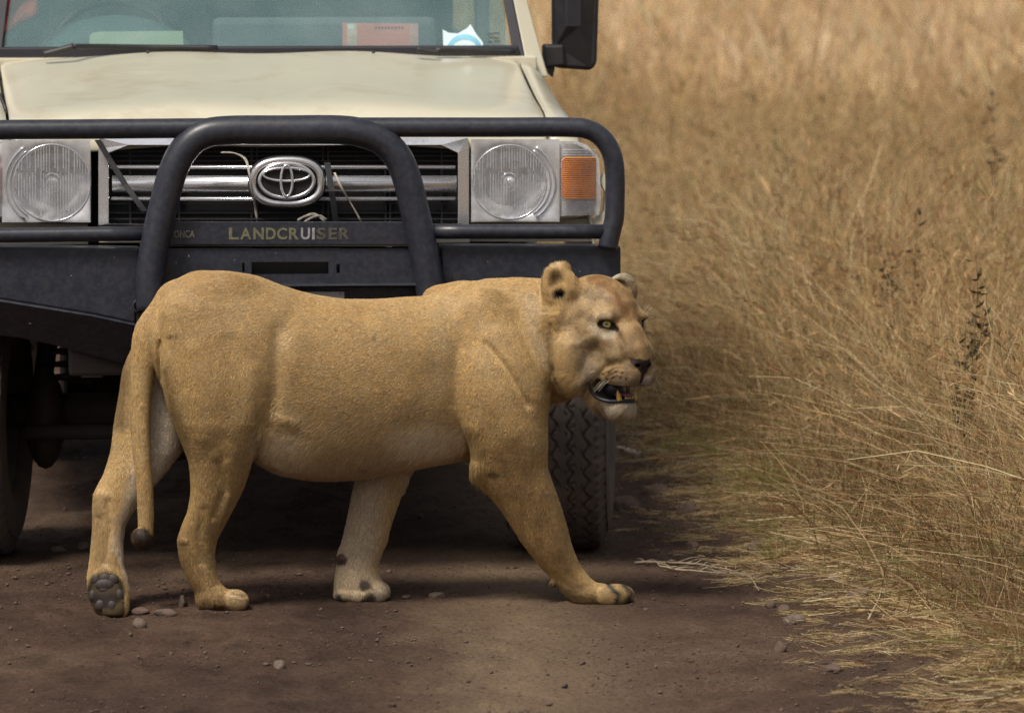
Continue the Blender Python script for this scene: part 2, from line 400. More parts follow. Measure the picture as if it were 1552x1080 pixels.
# ---- grille
YG = 15.14
rbox(160, 212, 702, 345, YG + .06, .02, 'grille_back', DARK)
def frame(outer, inner, Y, th, name, mat, parent=truck, bevel=.002):
    mb = MB(); n = len(outer); a = [pt(x, y, Y) for x, y in outer]; b = [pt(x, y, Y - .006) for x, y in inner]; c = [pt(x, y, Y + th) for x, y in inner]; d = [pt(x, y, Y + th) for x, y in outer]
    mb.add(d + a + b + c, [(k * n + i, k * n + (i + 1) % n, (k + 1) * n + (i + 1) % n, (k + 1) * n + i) for k in range(3) for i in range(n)])
    return mb.make(name, mat, parent, False, bevel)
OUT = [(150, 209), (709, 209), (711, 225), (711, 342), (149, 342), (149, 225)]
INN = [(196, 220), (668, 220), (694, 232), (694, 339), (165, 339), (165, 232)]
frame(OUT, INN, YG, .07, 'grille_surround', CHROME)
for (y0, y1) in ((250, 256), (263, 267), (292, 296)):
    pass
def bar(y0, y1, x0, x1, Y, mat, name='grille_bar', round_=.004, bulge=.012):
    n = 8; G = []
    for k in range(n + 1):
        t = k / n; y = y0 + (y1 - y0) * t; d = -bulge * math.sin(math.pi * t)
        G.append([pt(x0, y, Y + d), pt(x1, y, Y + d)])
    mb = MB(); mb.grid(np.array(G)); o = mb.make(name, mat, truck, True); s = o.modifiers.new('thickness', 'SOLIDIFY'); s.thickness = .002; return o
bar(251.5, 256, 168, 690, YG + .012, CHROME, bulge=.004); bar(299, 303.5, 168, 690, YG + .012, CHROME, bulge=.004)
bar(267, 291, 170, 692, YG + .008, CHROME, bulge=.013)
for x in (196, 262, 270, 380, 388, 488, 496, 583, 590, 668):
    rbox(x, 216, x + 3, 340, YG + .035, .02, 'grille_fin', BLACK, bevel=0)
for y in (229, 236, 308, 322, 331):
    rbox(166, y, 694, y + 1.6, YG + .03, .02, 'grille_slat', BLACK, bevel=0)
rbox(166, 243, 694, 245, YG + .03, .02, 'grille_slat', BLACK, bevel=0)
# ---- emblem: three rings in a chrome shield
EY = YG - .035
em = empty('emblem', np.array(pt(435, 276, EY)) - np.array(truck.location)); em.parent = truck
def ring(cx, cy, rx, ry, w, Y, parent, mat, name='ring', pw=2.0, n=72, round_=True, wobble=None):
    V = []; m = 8
    for i in range(n):
        a = 2 * math.pi * i / n; c, s = math.cos(a), math.sin(a)
        ex = math.copysign(abs(c) ** (2 / pw), c); ey = math.copysign(abs(s) ** (2 / pw), s)
        for k in range(m):
            b = 2 * math.pi * k / m; q = w * math.cos(b)
            V.append(pt(cx + (rx + q) * ex, cy - (ry + q) * ey, Y - w / 545 * math.sin(b)))
    F = [(i * m + k, i * m + (k + 1) % m, ((i + 1) % n) * m + (k + 1) % m, ((i + 1) % n) * m + k) for i in range(n) for k in range(m)]
    return mesh_obj(name, np.array(V), F, mat, parent, True)
def disc(cx, cy, rx, ry, Y, th, parent, mat, name, pw=2.0, n=48):
    P = []
    for i in range(n):
        a = 2 * math.pi * i / n; c, s = math.cos(a), math.sin(a)
        P.append(pt(cx + rx * math.copysign(abs(c) ** (2 / pw), c), cy - ry * math.copysign(abs(s) ** (2 / pw), s), Y))
    mb = MB(); mb.prism(P[::-1], (0, th, 0)); return mb.make(name, mat, parent)
disc(435, 276, 59, 40, EY + .012, .03, em, BLACK, 'backing', 2.5)
ring(435, 276, 51.5, 33, 5.6, EY + .004, em, CHROME, 'shield', 2.5)
disc(434.5, 274.5, 44, 27, EY - .001, .004, em, DARK, 'field')
ring(434.5, 274, 41, 26, 3.0, EY - .004, em, CHROME, 'outer_ring')
ring(434.5, 264.5, 35.5, 10, 2.3, EY - .007, em, CHROME, 'wide_ring')
ring(434.5, 274, 8.7, 23.5, 2.3, EY - .009, em, CHROME, 'tall_ring')
# ---- straps and frayed rope
CORD = simple('frayed_cord', (.42, .38, .33), .9, var=.3, scale=80); WEB = simple('black_webbing', (.035, .035, .04), .8, var=.3, scale=60)
def strap(P, w, name='strap', mat=WEB):
    mb = MB(); a = [pt(x - w / 2, y, Y) for x, y, Y in P]; b = [pt(x + w / 2, y, Y) for x, y, Y in P]; mb.grid(np.array([a, b])); o = mb.make(name, mat, truck); s = o.modifiers.new('thickness', 'SOLIDIFY'); s.thickness = .003
YS = YG - .03
strap([(148, 212, YS), (165, 240, YS), (190, 280, YS - .01), (219, 320, YS - .04)], 10)
strap([(496, 246, YS), (503, 290, YS - .02), (509, 338, YS + .005)], 9)
def rope(P, r, mat=CORD, name='rope'):
    mb = MB(); rr = random.Random(len(P) * 7 + int(P[0][0]))
    for k in range(4):
        mb.tube(smooth_path([pt(x + rr.uniform(-1.3, 1.3), y + rr.uniform(-1, 1), Y) for x, y, Y in P], 4), r * .6, 5)
    return mb.make(name, mat, truck, True)
rope([(336, 231, YS), (356, 233, YS), (372, 242, YS - .01), (378, 262, YS - .06), (383, 290, YS - .06), (387, 315, YS - .02), (389, 332, YS - .03)], .003)
rope([(507, 262, YS), (517, 283, YS - .02), (533, 310, YS), (548, 336, YS)], .003)
rope([(452, 334, YS), (462, 328, YS), (478, 325, YS), (492, 336, YS)], .005); rope([(462, 336, YS), (474, 330, YS - .01), (484, 327, YS), (494, 333, YS)], .005)
# ---- headlights
REFL = simple('reflector', (.88, .88, .90), .25, .15, var=.12, scale=40, dirt=(.60, .57, .53), dirt_scale=9, dirt_amt=.2)
def lens_mat(name, col, alpha, rough=.08):
    m, nt, b = new_mat(name); out = nt.nodes['Material Output']
    tr = nt.nodes.new('ShaderNodeBsdfTransparent'); tr.inputs[0].default_value = (*col, 1)
    b.inputs['Base Color'].default_value = (*col, 1); b.inputs['Roughness'].default_value = rough; b.inputs['Specular IOR Level'].default_value = .6
    mx = nt.nodes.new('ShaderNodeMixShader'); n = noise_tex(nt, 30, 5, vec=objco(nt)); f = ramp(nt, n.outputs[0], [(.3, (alpha * .7,) * 3), (.7, (alpha * 1.3,) * 3)])
    nt.links.new(f, mx.inputs[0]); nt.links.new(tr.outputs[0], mx.inputs[1]); nt.links.new(b.outputs[0], mx.inputs[2]); nt.links.new(mx.outputs[0], out.inputs[0]); return m
LENS = lens_mat('dusty_lens', (.94, .94, .96), .13); AMBER = simple('amber_lens', (.98, .30, .02), .2, var=.25, scale=22, coat=.5)
SILVER = simple('silver_housing', (.80, .80, .82), .25, .3, var=.15, scale=25, dirt=(.34, .30, .25), dirt_scale=10, dirt_amt=.6)
RIB = simple('lens_flute', (.62, .62, .63), .25, .3, var=.25, scale=60)
def headlight(flip, cx, cy, rad, name):
    """flip -1 mirrors the outer side"""
    root = empty('headlight', np.array(pt(cx, cy, YG)) - np.array(truck.location)); root.parent = truck
    s = flip; Y0 = YG
    def X(v): return cx + s * v
    box = [(X(-59), 337), (X(136), 326), (X(139), 300), (X(136), 240), (X(118), 220), (X(100), 214), (X(-59), 212)]
    V = [pt(x, y, Y0 + (.05 if abs(x - cx) < 90 else .09)) for x, y in box]
    mb = MB(); mb.prism(V if s > 0 else V[::-1], (0, .06, 0)); mb.make('housing', SILVER, root)
    # face plate with the round opening, and the curved back of the corner lamp
    xa, xb, ya, yb = -58, 76, -65, 60; G = []
    for a in sorted(set(list(np.linspace(0, 2 * math.pi, 65)) + [math.atan2(-q_[1], q_[0]) % (2 * math.pi) for q_ in ((xb, ya), (xa, ya), (xa, yb), (xb, yb))])):
        c_, s_ = math.cos(a), -math.sin(a)
        k_ = min([v_ for v_ in ((xb / c_) if c_ > 1e-6 else 1e9, (xa / c_) if c_ < -1e-6 else 1e9, (yb / s_) if s_ > 1e-6 else 1e9, (ya / s_) if s_ < -1e-6 else 1e9)])
        rk = min(rad - 1.5, k_ - .5); G.append([pt(X(c_ * rk), cy + s_ * rk, Y0 + .016), pt(X(c_ * (rk + 2)), cy + s_ * (rk + 2), Y0 + .006), pt(X(c_ * k_), cy + s_ * k_, Y0 + .008)])
    mb = MB(); mb.grid(np.array(G)); mb.make('lamp_surround', SILVER, root, True)
    G = [[pt(X(x_), y_, Y0 + .016 + .11 * max(0, (x_ - 80) / 57) ** 1.7) for y_ in (218 + (0 if x_ < 100 else (x_ - 100) * .5), 240, 300, 328 - (0 if x_ < 110 else (x_ - 110) * .6))] for x_ in np.linspace(74, 135, 12)]
    mb = MB(); mb.grid(np.array(G)[::s]); mb.make('corner_reflector', SILVER, root, True)
    # dished reflector
    G = []
    for k in range(13):
        t = k / 12; rr = rad * (1 - t * .80); G.append([pt(cx + rr * math.cos(a), cy - rr * math.sin(a), Y0 + .015 + .065 * (1 - (1 - t) ** 2)) for a in np.linspace(0, 2 * math.pi, 49)])
    mb = MB(); mb.grid(np.array(G)); mb.make('reflector', REFL, root, True)
    ring(cx, cy, rad - 1, rad - 1, 1.2, Y0 + .006, root, CHROME, 'rim')
    ring(cx, cy, rad * .24, rad * .24, 1.3, Y0 + .03, root, CHROME, 'bulb_ring')
    mb = MB(); c = pt(cx, cy, Y0 + .03); mb.ell(c, (.017, .02, .017)); mb.make('bulb', REFL, root, True)
    mb = MB(); rr = random.Random(int(cx))
    for k in range(-13, 14):
        x = k * rad / 14; h = math.sqrt(max(rad ** 2 - x * x, 0)) - 3
        segs = [(-h, -rad * .30 + rr.uniform(-6, 4)), (-rad * .22 + rr.uniform(-4, 6), h * rr.uniform(.5, 1))] if abs(x) < rad * .9 else [(-h, h * .4)]
        for a, b2 in segs:
            if b2 > a and rr.random() < .9:
                w = rr.uniform(.3, .7); p0, p1 = pt(cx + x - w, cy + b2, Y0 + .004), pt(cx + x + w, cy + a, Y0 + .004); mb.box(p0[0], p1[0], Y0 + .004, Y0 + .009, p0[2], p1[2])
    for yy in (-4, rad * .2):
        hw = math.sqrt(rad ** 2 - yy * yy) - 2; p0, p1 = pt(cx - hw, cy + yy + 1, Y0 + .0095), pt(cx + hw, cy + yy, Y0 + .0095); mb.box(p0[0], p1[0], Y0 + .0095, Y0 + .0105, p0[2], p1[2])
    o = mb.make('flutes', RIB, root); o['kind'] = 'stuff'
    # cover glass wrapping round the corner
    G = []
    for k in range(15):
        t = k / 14; x = -57 + 194 * t; dep = 0 if x < 80 else .11 * ((x - 80) / 57) ** 1.7
        top = 214 + (0 if x < 90 else 30 * ((x - 90) / 47) ** 2); bot = 336 - .06 * (x + 57) - (0 if x < 110 else 24 * ((x - 110) / 27) ** 2)
        G.append([pt(X(x), top + (bot - top) * q, Y0 - .004 + dep) for q in np.linspace(0, 1, 7)])
    mb = MB(); mb.grid(np.array(G)[::s]); mb.make('cover_glass', LENS, root, True)
    # clear ribs of the corner lamp, below and above the amber
    mb = MB()
    for yy in list(range(306, 326, 3)) + [226, 230, 234]:
        for k in range(8):
            x0_, x1_ = 80 + k * 6.6, 80 + (k + 1) * 6.6; d0, d1 = [.11 * max(0, (x_ - 80) / 57) ** 1.7 for x_ in (x0_, x1_)]
            q = [pt(X(x0_), yy, Y0 + .006 + d0), pt(X(x1_), yy, Y0 + .006 + d1), pt(X(x1_), yy + 1.3, Y0 + .004 + d1), pt(X(x0_), yy + 1.3, Y0 + .004 + d0)]; mb.add(q[::s], [(0, 1, 2, 3)])
    o = mb.make('corner_ribs', RIB, root); o['kind'] = 'stuff'
    # bright arcs moulded beside the round lamp
    for rr_, w_ in ((rad + 5, 1.0), (rad + 12, 1.6)):
        P = [pt(X(rr_ * math.cos(a)), cy - rr_ * math.sin(a) * .95, Y0 + .004) for a in np.linspace(-.95, .95, 22)]
        mb = MB(); mb.tube(P, w_ / 545, 6); mb.make('moulded_arc', CHROME, root, True)
    # amber indicator with ribs
    G = []
    for k in range(11):
        t = k / 10; x = 79 + 57 * t; dep = .11 * max(0, (x - 80) / 57) ** 1.7
        G.append([pt(X(x), (238 if 0 < t < 1 else 243) + (64 if 0 < t < 1 else 54) * q, Y0 + .002 - .0055 + dep) for q in np.linspace(0, 1, 41)])
    G = np.array(G); G[:, ::2, 1] += .004
    mb = MB(); mb.grid(G[::s]); mb.make('indicator', AMBER, root, False)
    return root
headlight(1, 772, 276, 57, 'headlight'); headlight(-1, 79, 277, 59, 'headlight')
# ---- cream bodywork: front panel, fender ends
rbox(150, 343, 712, 368, YG + .03, .02, 'front_panel', PAINT)
flat([(712, 336), (905, 331), (916, 320), (918, 292), (910, 276), (916, 262), (926, 300), (920, 345), (905, 366), (712, 366)][::-1], YG + .10, .05, 'front_panel', PAINT)
Vm = mirror([pt(x, y, YG + .10) for x, y in [(712, 336), (905, 331), (916, 320), (918, 292), (910, 276), (916, 262), (926, 300), (920, 345), (905, 366), (712, 366)]])
mb = MB(); mb.prism(list(Vm), (0, .05, 0)); mb.make('front_panel', PAINT, truck)
rbox(-70, 372, 905, 500, YG + .16, .02, 'radiator_shroud', DARK)
# hood: rows along Y (image height, half width), crowned
def hood_row(Y, zc, hw, drop, n=29, x0=-1., x1=1.):
    out = []
    for u in np.linspace(x0, x1, n):
        z = zc - drop * abs(u) ** 3.2 - .004 * math.cos(u * 9) * (abs(u) < .8)
        out.append((XC + hw * u, Y, z))
    return out
HZ = [(15.165, 1.215, .750, .030), (15.17, 1.245, .753, .032), (15.185, 1.275, .757, .034), (15.22, 1.305, .760, .036), (15.28, 1.328, .762, .038), (15.40, 1.345, .764, .040), (15.7, 1.372, .772, .040), (16.0, 1.410, .778, .038), (16.22, 1.436, .782, .034), (16.30, 1.444, .784, .030)]
G = np.array([hood_row(*h) for h in HZ]); mb = MB(); mb.grid(G); o = mb.make('hood', PAINT, truck, True); sm = o.modifiers.new('thickness', 'SOLIDIFY'); sm.thickness = .012; sm.offset = -1
ss = o.modifiers.new('sub', 'SUBSURF'); ss.levels = 2; ss.render_levels = 2
mb = MB(); a = (XC - .62, 15.35, .9); mb.box(XC - .66, XC + .66, 15.33, 16.2, .75, 1.24); mb.make('engine', UNDER, truck)
# fenders: outside of the hood gap, rolling down to the side
for s in (1, -1):
    rows = []
    for (Y, zc, hw, drop) in HZ[1:]:
        z = zc - drop; k = max(0, (Y - 15.17) / 1.13)
        w = .862 + .004 * k
        out = [(hw + .004, z - .012), (hw + .006, z - .002), (hw + (w - hw) * .45, z - .010), (w - .014, z - .030 - .01 * k), (w - .002, z - .065), (w + .010, z - .14), (w + .03, z - .26), (w + .045, z - .38), (w + .05, z - .52)]
        rows.append([(XC + s * q[0], Y + (0 if Y > 15.3 else .05), q[1]) for q in out])
    mb = MB(); mb.grid(np.array(rows)[::s]); o = mb.make('fender', PAINT, truck, True); sm = o.modifiers.new('thickness', 'SOLIDIFY'); sm.thickness = .006; sm.offset = -1
    # wheel arch liner
    mb = MB(); mb.box(XC + s * .50, XC + s * .56, 15.35, 16.5, .55, 1.2); mb.make('wheel_arch_liner', UNDER, truck)
# cowl, windscreen frame, glass
a = MB(); a.box(XC - .84, XC + .84, 16.29, 16.42, 1.36, 1.425); a.make('cowl', PAINT, truck, bevel=.004)
YW = 16.36; SL = .52    # windscreen base and slope (m back per m up)
def ws(px, z):      # point on the windscreen plane seen at photo x
    Y = YW + (z - 1.405) * SL; q = pt(px, 60, Y); return np.array((q[0], Y, z))
ZT = 2.28
def wsx(px_b, z): return ws(px_b, z)
def lerp_x(xb, xt, z): t = (z - 1.405) / .17; return xb + (xt - xb) * t
zb = 1.425
def quad_strip(xb0, xb1, xt0, xt1, z0, z1, off, th, name, mat):
    """panel lying in the screen plane; x in photo px at the base and at the top edge of the photo"""
    out = []
    for z in (z0, z1):
        for xb, xt in ((xb0, xt0), (xb1, xt1)):
            p = ws(lerp_x(xb, xt, z), z); p[1] += off; out.append(p)
    mb = MB(); mb.prism([out[0], out[1], out[3], out[2]], (0, th, 0)); return mb.make(name, mat, truck, bevel=.003)
XB, XT = 797, 770
for s in (1, -1):
    def side(p): return mirror(p) if s < 0 else p
    V = np.array([ws(lerp_x(780, 765, z), z) + (0, o, 0) for z in (1.40, ZT) for o in (-.012, .006)] + [ws(lerp_x(796, 779, z), z) + (0, o, 0) for z in (1.40, ZT) for o in (-.012, .006)])
    mb = MB(); mb.add(side(V), [(0, 1, 3, 2), (4, 6, 7, 5), (0, 4, 5, 1), (2, 3, 7, 6), (0, 2, 6, 4), (1, 5, 7, 3)]); mb.make('screen_seal', RUBBER, truck, bevel=.003)
    V = np.array([ws(lerp_x(797, 780, z), z) + (0, o, 0) for z in (1.36, ZT) for o in (-.006, .06)] + [ws(lerp_x(826, 802, z), z) + (0, o, 0) for z in (1.36, ZT) for o in (.02, .08)])
    mb = MB(); mb.add(side(V), [(0, 1, 3, 2), (4, 6, 7, 5), (0, 4, 5, 1), (2, 3, 7, 6), (0, 2, 6, 4), (1, 5, 7, 3)]); mb.make('windscreen_pillar', PAINT, truck, bevel=.006)
p0 = ws(778, 1.418); hwB = p0[0] - XC
def screen_pts(z, hw): Y = YW + (z - 1.405) * SL; return Y
V = [(XC - hwB, YW + .007, 1.405), (XC + hwB, YW + .007, 1.405), (XC + hwB - .13, YW + (ZT - 1.405) * SL, ZT), (XC - hwB + .13, YW + (ZT - 1.405) * SL, ZT)]
m, nt, b = new_mat('tinted_glass_sky_film'); out = nt.nodes['Material Output']  # teal film colour stands in for the sky reflected in the glass
tr = nt.nodes.new('ShaderNodeBsdfTransparent'); tr.inputs[0].default_value = (.88, .95, .94, 1)
n = noise_tex(nt, 5, 5, vec=objco(nt)); cc = ramp(nt, n.outputs[0], [(.3, (.20, .32, .35)), (.7, (.32, .44, .47))]); nt.links.new(cc, b.inputs['Base Color'])
b.inputs['Roughness'].default_value = .06; b.inputs['Specular IOR Level'].default_value = .7
mx = nt.nodes.new('ShaderNodeMixShader'); mx.inputs[0].default_value = .24; nt.links.new(tr.outputs[0], mx.inputs[1]); nt.links.new(b.outputs[0], mx.inputs[2]); nt.links.new(mx.outputs[0], out.inputs[0])
GLASS = m
mb = MB(); mb.prism(V, (0, .005, 0)); mb.make('windscreen', GLASS, truck)
a = MB(); a.box(XC - hwB - .01, XC + hwB + .015, YW - .012, YW + .025, 1.415, 1.456); a.make('screen_seal', RUBBER, truck, bevel=.006)
# wipers
YWI = 16.18
rtube([(66, 83, YWI), (90, 77, YWI), (112, 71, YWI)], .011, 'wiper_arm', BLACK); rtube([(110, 71, 16.19), (150, 71, 16.26), (230, 72, 16.30), (330, 73, 16.30)], .0085, 'wiper_blade', BLACK)
rtube([(632, 75, YWI), (650, 78, YWI), (665, 80, YWI)], .009, 'wiper_arm', BLACK); rtube([(660, 77, 16.22), (720, 77, 16.28), (781, 79, 16.30)], .0085, 'wiper_blade', BLACK)
for x in (224, 566): 
    mb = MB(); c = pt(x, 79, YWI + .01); mb.ell(c, (.006, .006, .005)); mb.make('washer_nozzle', BLACK, truck, True)
# mirror
mr = empty('door_mirror', np.array(pt(865, 60, 16.55)) - np.array(truck.location)); mr.parent = truck
YM = 16.5
mb = MB(); mb.prism([pt(x, y, YM + .03) for x, y in [(841, 103), (896, 107), (905, 98), (908, 0), (908, -60), (900, -75), (846, -75), (840, -60)]], (0, .10, 0)); mb.make('mirror_back', BLACK, mr, bevel=.012)
mb = MB(); A = [pt(x, y, YM + .03) for x, y in [(841, 70), (896, 104), (904, -60), (846, -70)]]; C0 = [pt(858, 40, YM), pt(880, 40, YM), pt(880, -50, YM), pt(858, -50, YM)]
mb.add([A[0], A[1], A[2], A[3]] + C0, [(4, 5, 6, 7), (0, 1, 5, 4), (1, 2, 6, 5), (2, 3, 7, 6), (3, 0, 4, 7)]); mb.make('mirror_face', BLACK, mr, bevel=.004)
mb = MB(); mb.prism([pt(x, y, YM + .01) for x, y in [(825, 68), (855, 68), (856, 100), (825, 104)]], (0, .08, 0)); mb.make('mirror_bracket', BLACK, mr, bevel=.008)
mb = MB(); mb.prism([pt(x, y, YM + .02) for x, y in [(828, 100), (842, 100), (838, 118), (832, 112)]], (0, .04, 0)); mb.make('mirror_stem', BLACK, mr, bevel=.003)
# cabin shell
for s in (1, -1):
    mb = MB(); mb.box(XC + s * .82, XC + s * .86, 16.45, 19.4, .55, 1.42); mb.make('side_panel', PAINT, truck, bevel=.01)
    mb = MB(); mb.box(XC + s * .76, XC + s * .80, 17.4, 17.5, 1.42, 2.30); mb.make('door_pillar', PAINT, truck)
    mb = MB(); mb.box(XC + s * .76, XC + s * .80, 19.3, 19.4, 1.42, 2.30); mb.make('rear_pillar', PAINT, truck)
mb = MB(); mb.box(XC - .82, XC + .82, 16.75, 19.42, 2.30, 2.36); mb.make('roof', PAINT, truck, bevel=.02)
mb = MB(); mb.box(XC - .80, XC + .80, 19.38, 19.42, .6, 1.45); mb.make('tailgate', PAINT, truck)
mb = MB(); mb.box(XC - .78, XC + .78, 16.4, 19.35, .60, .66); mb.make('floor_pan', UNDER, truck)
for s in (1, -1):
    mb = MB(); mb.box(XC + s * .785, XC + s * .79, 16.75, 19.3, 1.42, 2.30); mb.make('side_window', GLASS, truck)
mb = MB(); mb.box(XC - .76, XC + .76, 18.3, 18.34, .66, 2.30); mb.make('cabin_darkening_wall', simple('dark_cabin_wall', (.06, .10, .11), .8, var=.2, scale=6), truck)  # wall added across the cabin to darken the view through the windscreen
# interior
TRIM = simple('dash_grey', (.10, .16, .17), .7, var=.2, scale=6); SEAT = simple('seat_cloth', (.16, .17, .18), .9, var=.15, scale=30)
mb = MB(); mb.box(XC - .70, XC + .70, 16.52, 16.85, 1.20, 1.398); mb.make('dashboard', TRIM, truck, bevel=.03)
G = np.array([[(XC - .42 + .24 * math.cos(a), Y, 1.39 + zz * math.sin(a)) for a in np.linspace(0, math.pi, 15)] for Y, zz in ((16.60, .05), (16.66, .12), (16.8, .14), (16.9, .13))])
mb = MB(); mb.grid(G); o = mb.make('instrument_cowl', TRIM, truck, True); o.modifiers.new('t', 'SOLIDIFY').thickness = .01
mb = MB(); c = np.array((XC - .42, 17.02, 1.40)); ax1 = np.array((1, 0, 0)); ax2 = np.array((0, .45, .89))
mb.tube([c + .195 * (ax1 * math.cos(a) + ax2 * math.sin(a)) for a in np.linspace(0, 2 * math.pi, 41)], .014, 10, False); mb.tube([c - ax1 * .19, c + ax1 * .19], .012, 8); mb.make('steering_wheel', BLACK, truck, True)
for x0 in (-.62, .12):
    mb = MB(); mb.box(XC + x0, XC + x0 + .52, 17.5, 17.62, 1.0, 1.62); mb.make('seat', SEAT, truck, bevel=.04)
    mb = MB(); mb.box(XC + x0 + .12, XC + x0 + .40, 17.52, 17.60, 1.66, 1.86); mb.make('headrest', SEAT, truck, bevel=.03)
a, b = pt(322, 60, 16.9), pt(660, 26, 16.9); mb = MB(); mb.box(a[0], b[0], 16.86, 16.92, a[2] - .05, b[2]); mb.make('dash_shelf', simple('shelf_grey', (.22, .22, .24), .7, var=.1), truck, bevel=.02)
# sticker and print on the glass
def on_glass(x, y, off=-.0015):
    """on the outer face of the windscreen"""
    a_ = pt(x, y, YW); b_ = pt(x, y, YW + .2); d = b_ - a_
    g = lambda q: q[1] - (YW + .007 + off + (q[2] - 1.405) * SL)
    t = -g(a_) / (g(b_) - g(a_)); return a_ + d * t
def decal(P, name, mat, off=-.0015, parent=truck):
    mb = MB(); mb.prism([on_glass(x, y, off) for x, y in P][::-1], (0, .0006, 0)); return mb.make(name, mat, parent)
st = decal([(672, 75), (671, 45), (680, 50), (694, 51), (708, 43), (713, 37), (722, 52), (731, 63), (734, 75)], 'sticker', simple('sticker_pale_blue', (.62, .76, .80), .6, var=.05))
arc = [(704 + 27 * math.cos(a), 77 - 25 * math.sin(a)) for a in np.linspace(.25, math.pi - .25, 14)] + [(704 + 20 * math.cos(a), 77 - 17 * math.sin(a)) for a in np.linspace(math.pi - .25, .25, 14)]
for i in range(13): decal([arc[i], arc[i + 1], arc[26 - i], arc[27 - i]], 'sticker_band', simple('sticker_blue', (.22, .52, .66), .6) if i == 0 else bpy.data.materials['sticker_blue'], -.0025, truck)
PRT = simple('print_dark', (.05, .07, .08), .6)
for k, (x, y, w) in enumerate(((739, 50, 8), (748, 49, 9), (741, 56, 14), (740, 62, 6), (749, 61, 8))): decal([(x, y + 2.4), (x + w, y + 2.4), (x + w, y), (x, y)], 'small_print', PRT, -.0015)
# aerial curl at the left of the hood
rtube([(-8, 128, 15.5), (2, 150, 15.45), (8, 166, 15.42), (9, 182, 15.42)], .0045, 'aerial_cable', BLACK)
# things lying on the dashboard
YP = 16.47
def inside_panel(P, Y, th, name, mat, label, cat):
    mb = MB(); q = [pt_world(x, y, Y + (75 - y) * .0020) for x, y in P]; mb.prism([c - q[0] for c in q], (0, th, 0)); o = mesh_obj(name, mb.v, mb.f, mat); o.location = q[0]; tag(o, label, cat); return o
inside_panel([(135, 74), (136, 54), (140, 50), (152, 48), (277, 47), (278, 74)], 16.40, .003, 'paper', simple('pale_green_paper', (.50, .54, .38), .8, var=.06, scale=14), 'pale green folded paper behind the left part of the windscreen', 'paper')
bk = inside_panel([(519, 75), (519, 35), (634, 36), (634, 75)], YP, .012, 'booklet', simple('red_cover', (.85, .25, .20), .6, var=.06, scale=14), 'red booklet propped behind the windscreen, standing on the dashboard', 'booklet')
def on_book(P, name, mat, d=-.001):
    mb = MB(); mb.prism([pt_world(x, y, YP + (75 - y) * .0020 + d) for x, y in P], (0, .0008, 0)); return mb.make(name, mat, bk)
on_book([(526, 75), (526, 36), (541, 36), (541, 75)], 'cover_strip', simple('pink_strip', (.80, .50, .40), .7))
on_book([(527, 44), (527, 37), (537, 37), (537, 44)], 'cover_mark', simple('pale_mark', (.85, .78, .72), .7), -.002)
on_book([(622, 75), (620, 36), (634, 36), (634, 75)], 'cover_edge', simple('pale_red_edge', (.72, .34, .30), .7))
for k in range(9): on_book([(568 + k * 5, 44), (568 + k * 5 + 3.4, 44), (568 + k * 5 + 3.4, 40.6), (568 + k * 5, 40.6)], 'cover_print', bpy.data.materials.get('print_brown') or simple('print_brown', (.35, .08, .07), .7), -.002)
# red cloth on the driver's side
G = np.array([[pt_world(x + 6 * math.sin(y / 9 + x / 17), y, 17.2 + .05 * math.sin(x / 11) + .04 * math.sin(y / 13 + x / 20)) for y in np.linspace(-80, 60 - .55 * max(0, x + 10), 12)] for x in np.linspace(-140, 62, 22)])
RED = simple('red_cloth', (.62, .13, .10), .85, var=.35, scale=14)
mb = MB(); mb.grid(G - G[0, 0]); o = mesh_obj('red_cloth', mb.v, mb.f, RED, None, True); o.location = G[0, 0]; o.modifiers.new('t', 'SOLIDIFY').thickness = .008; tag(o, 'red cloth hanging behind the windscreen at the steering wheel side', 'cloth')
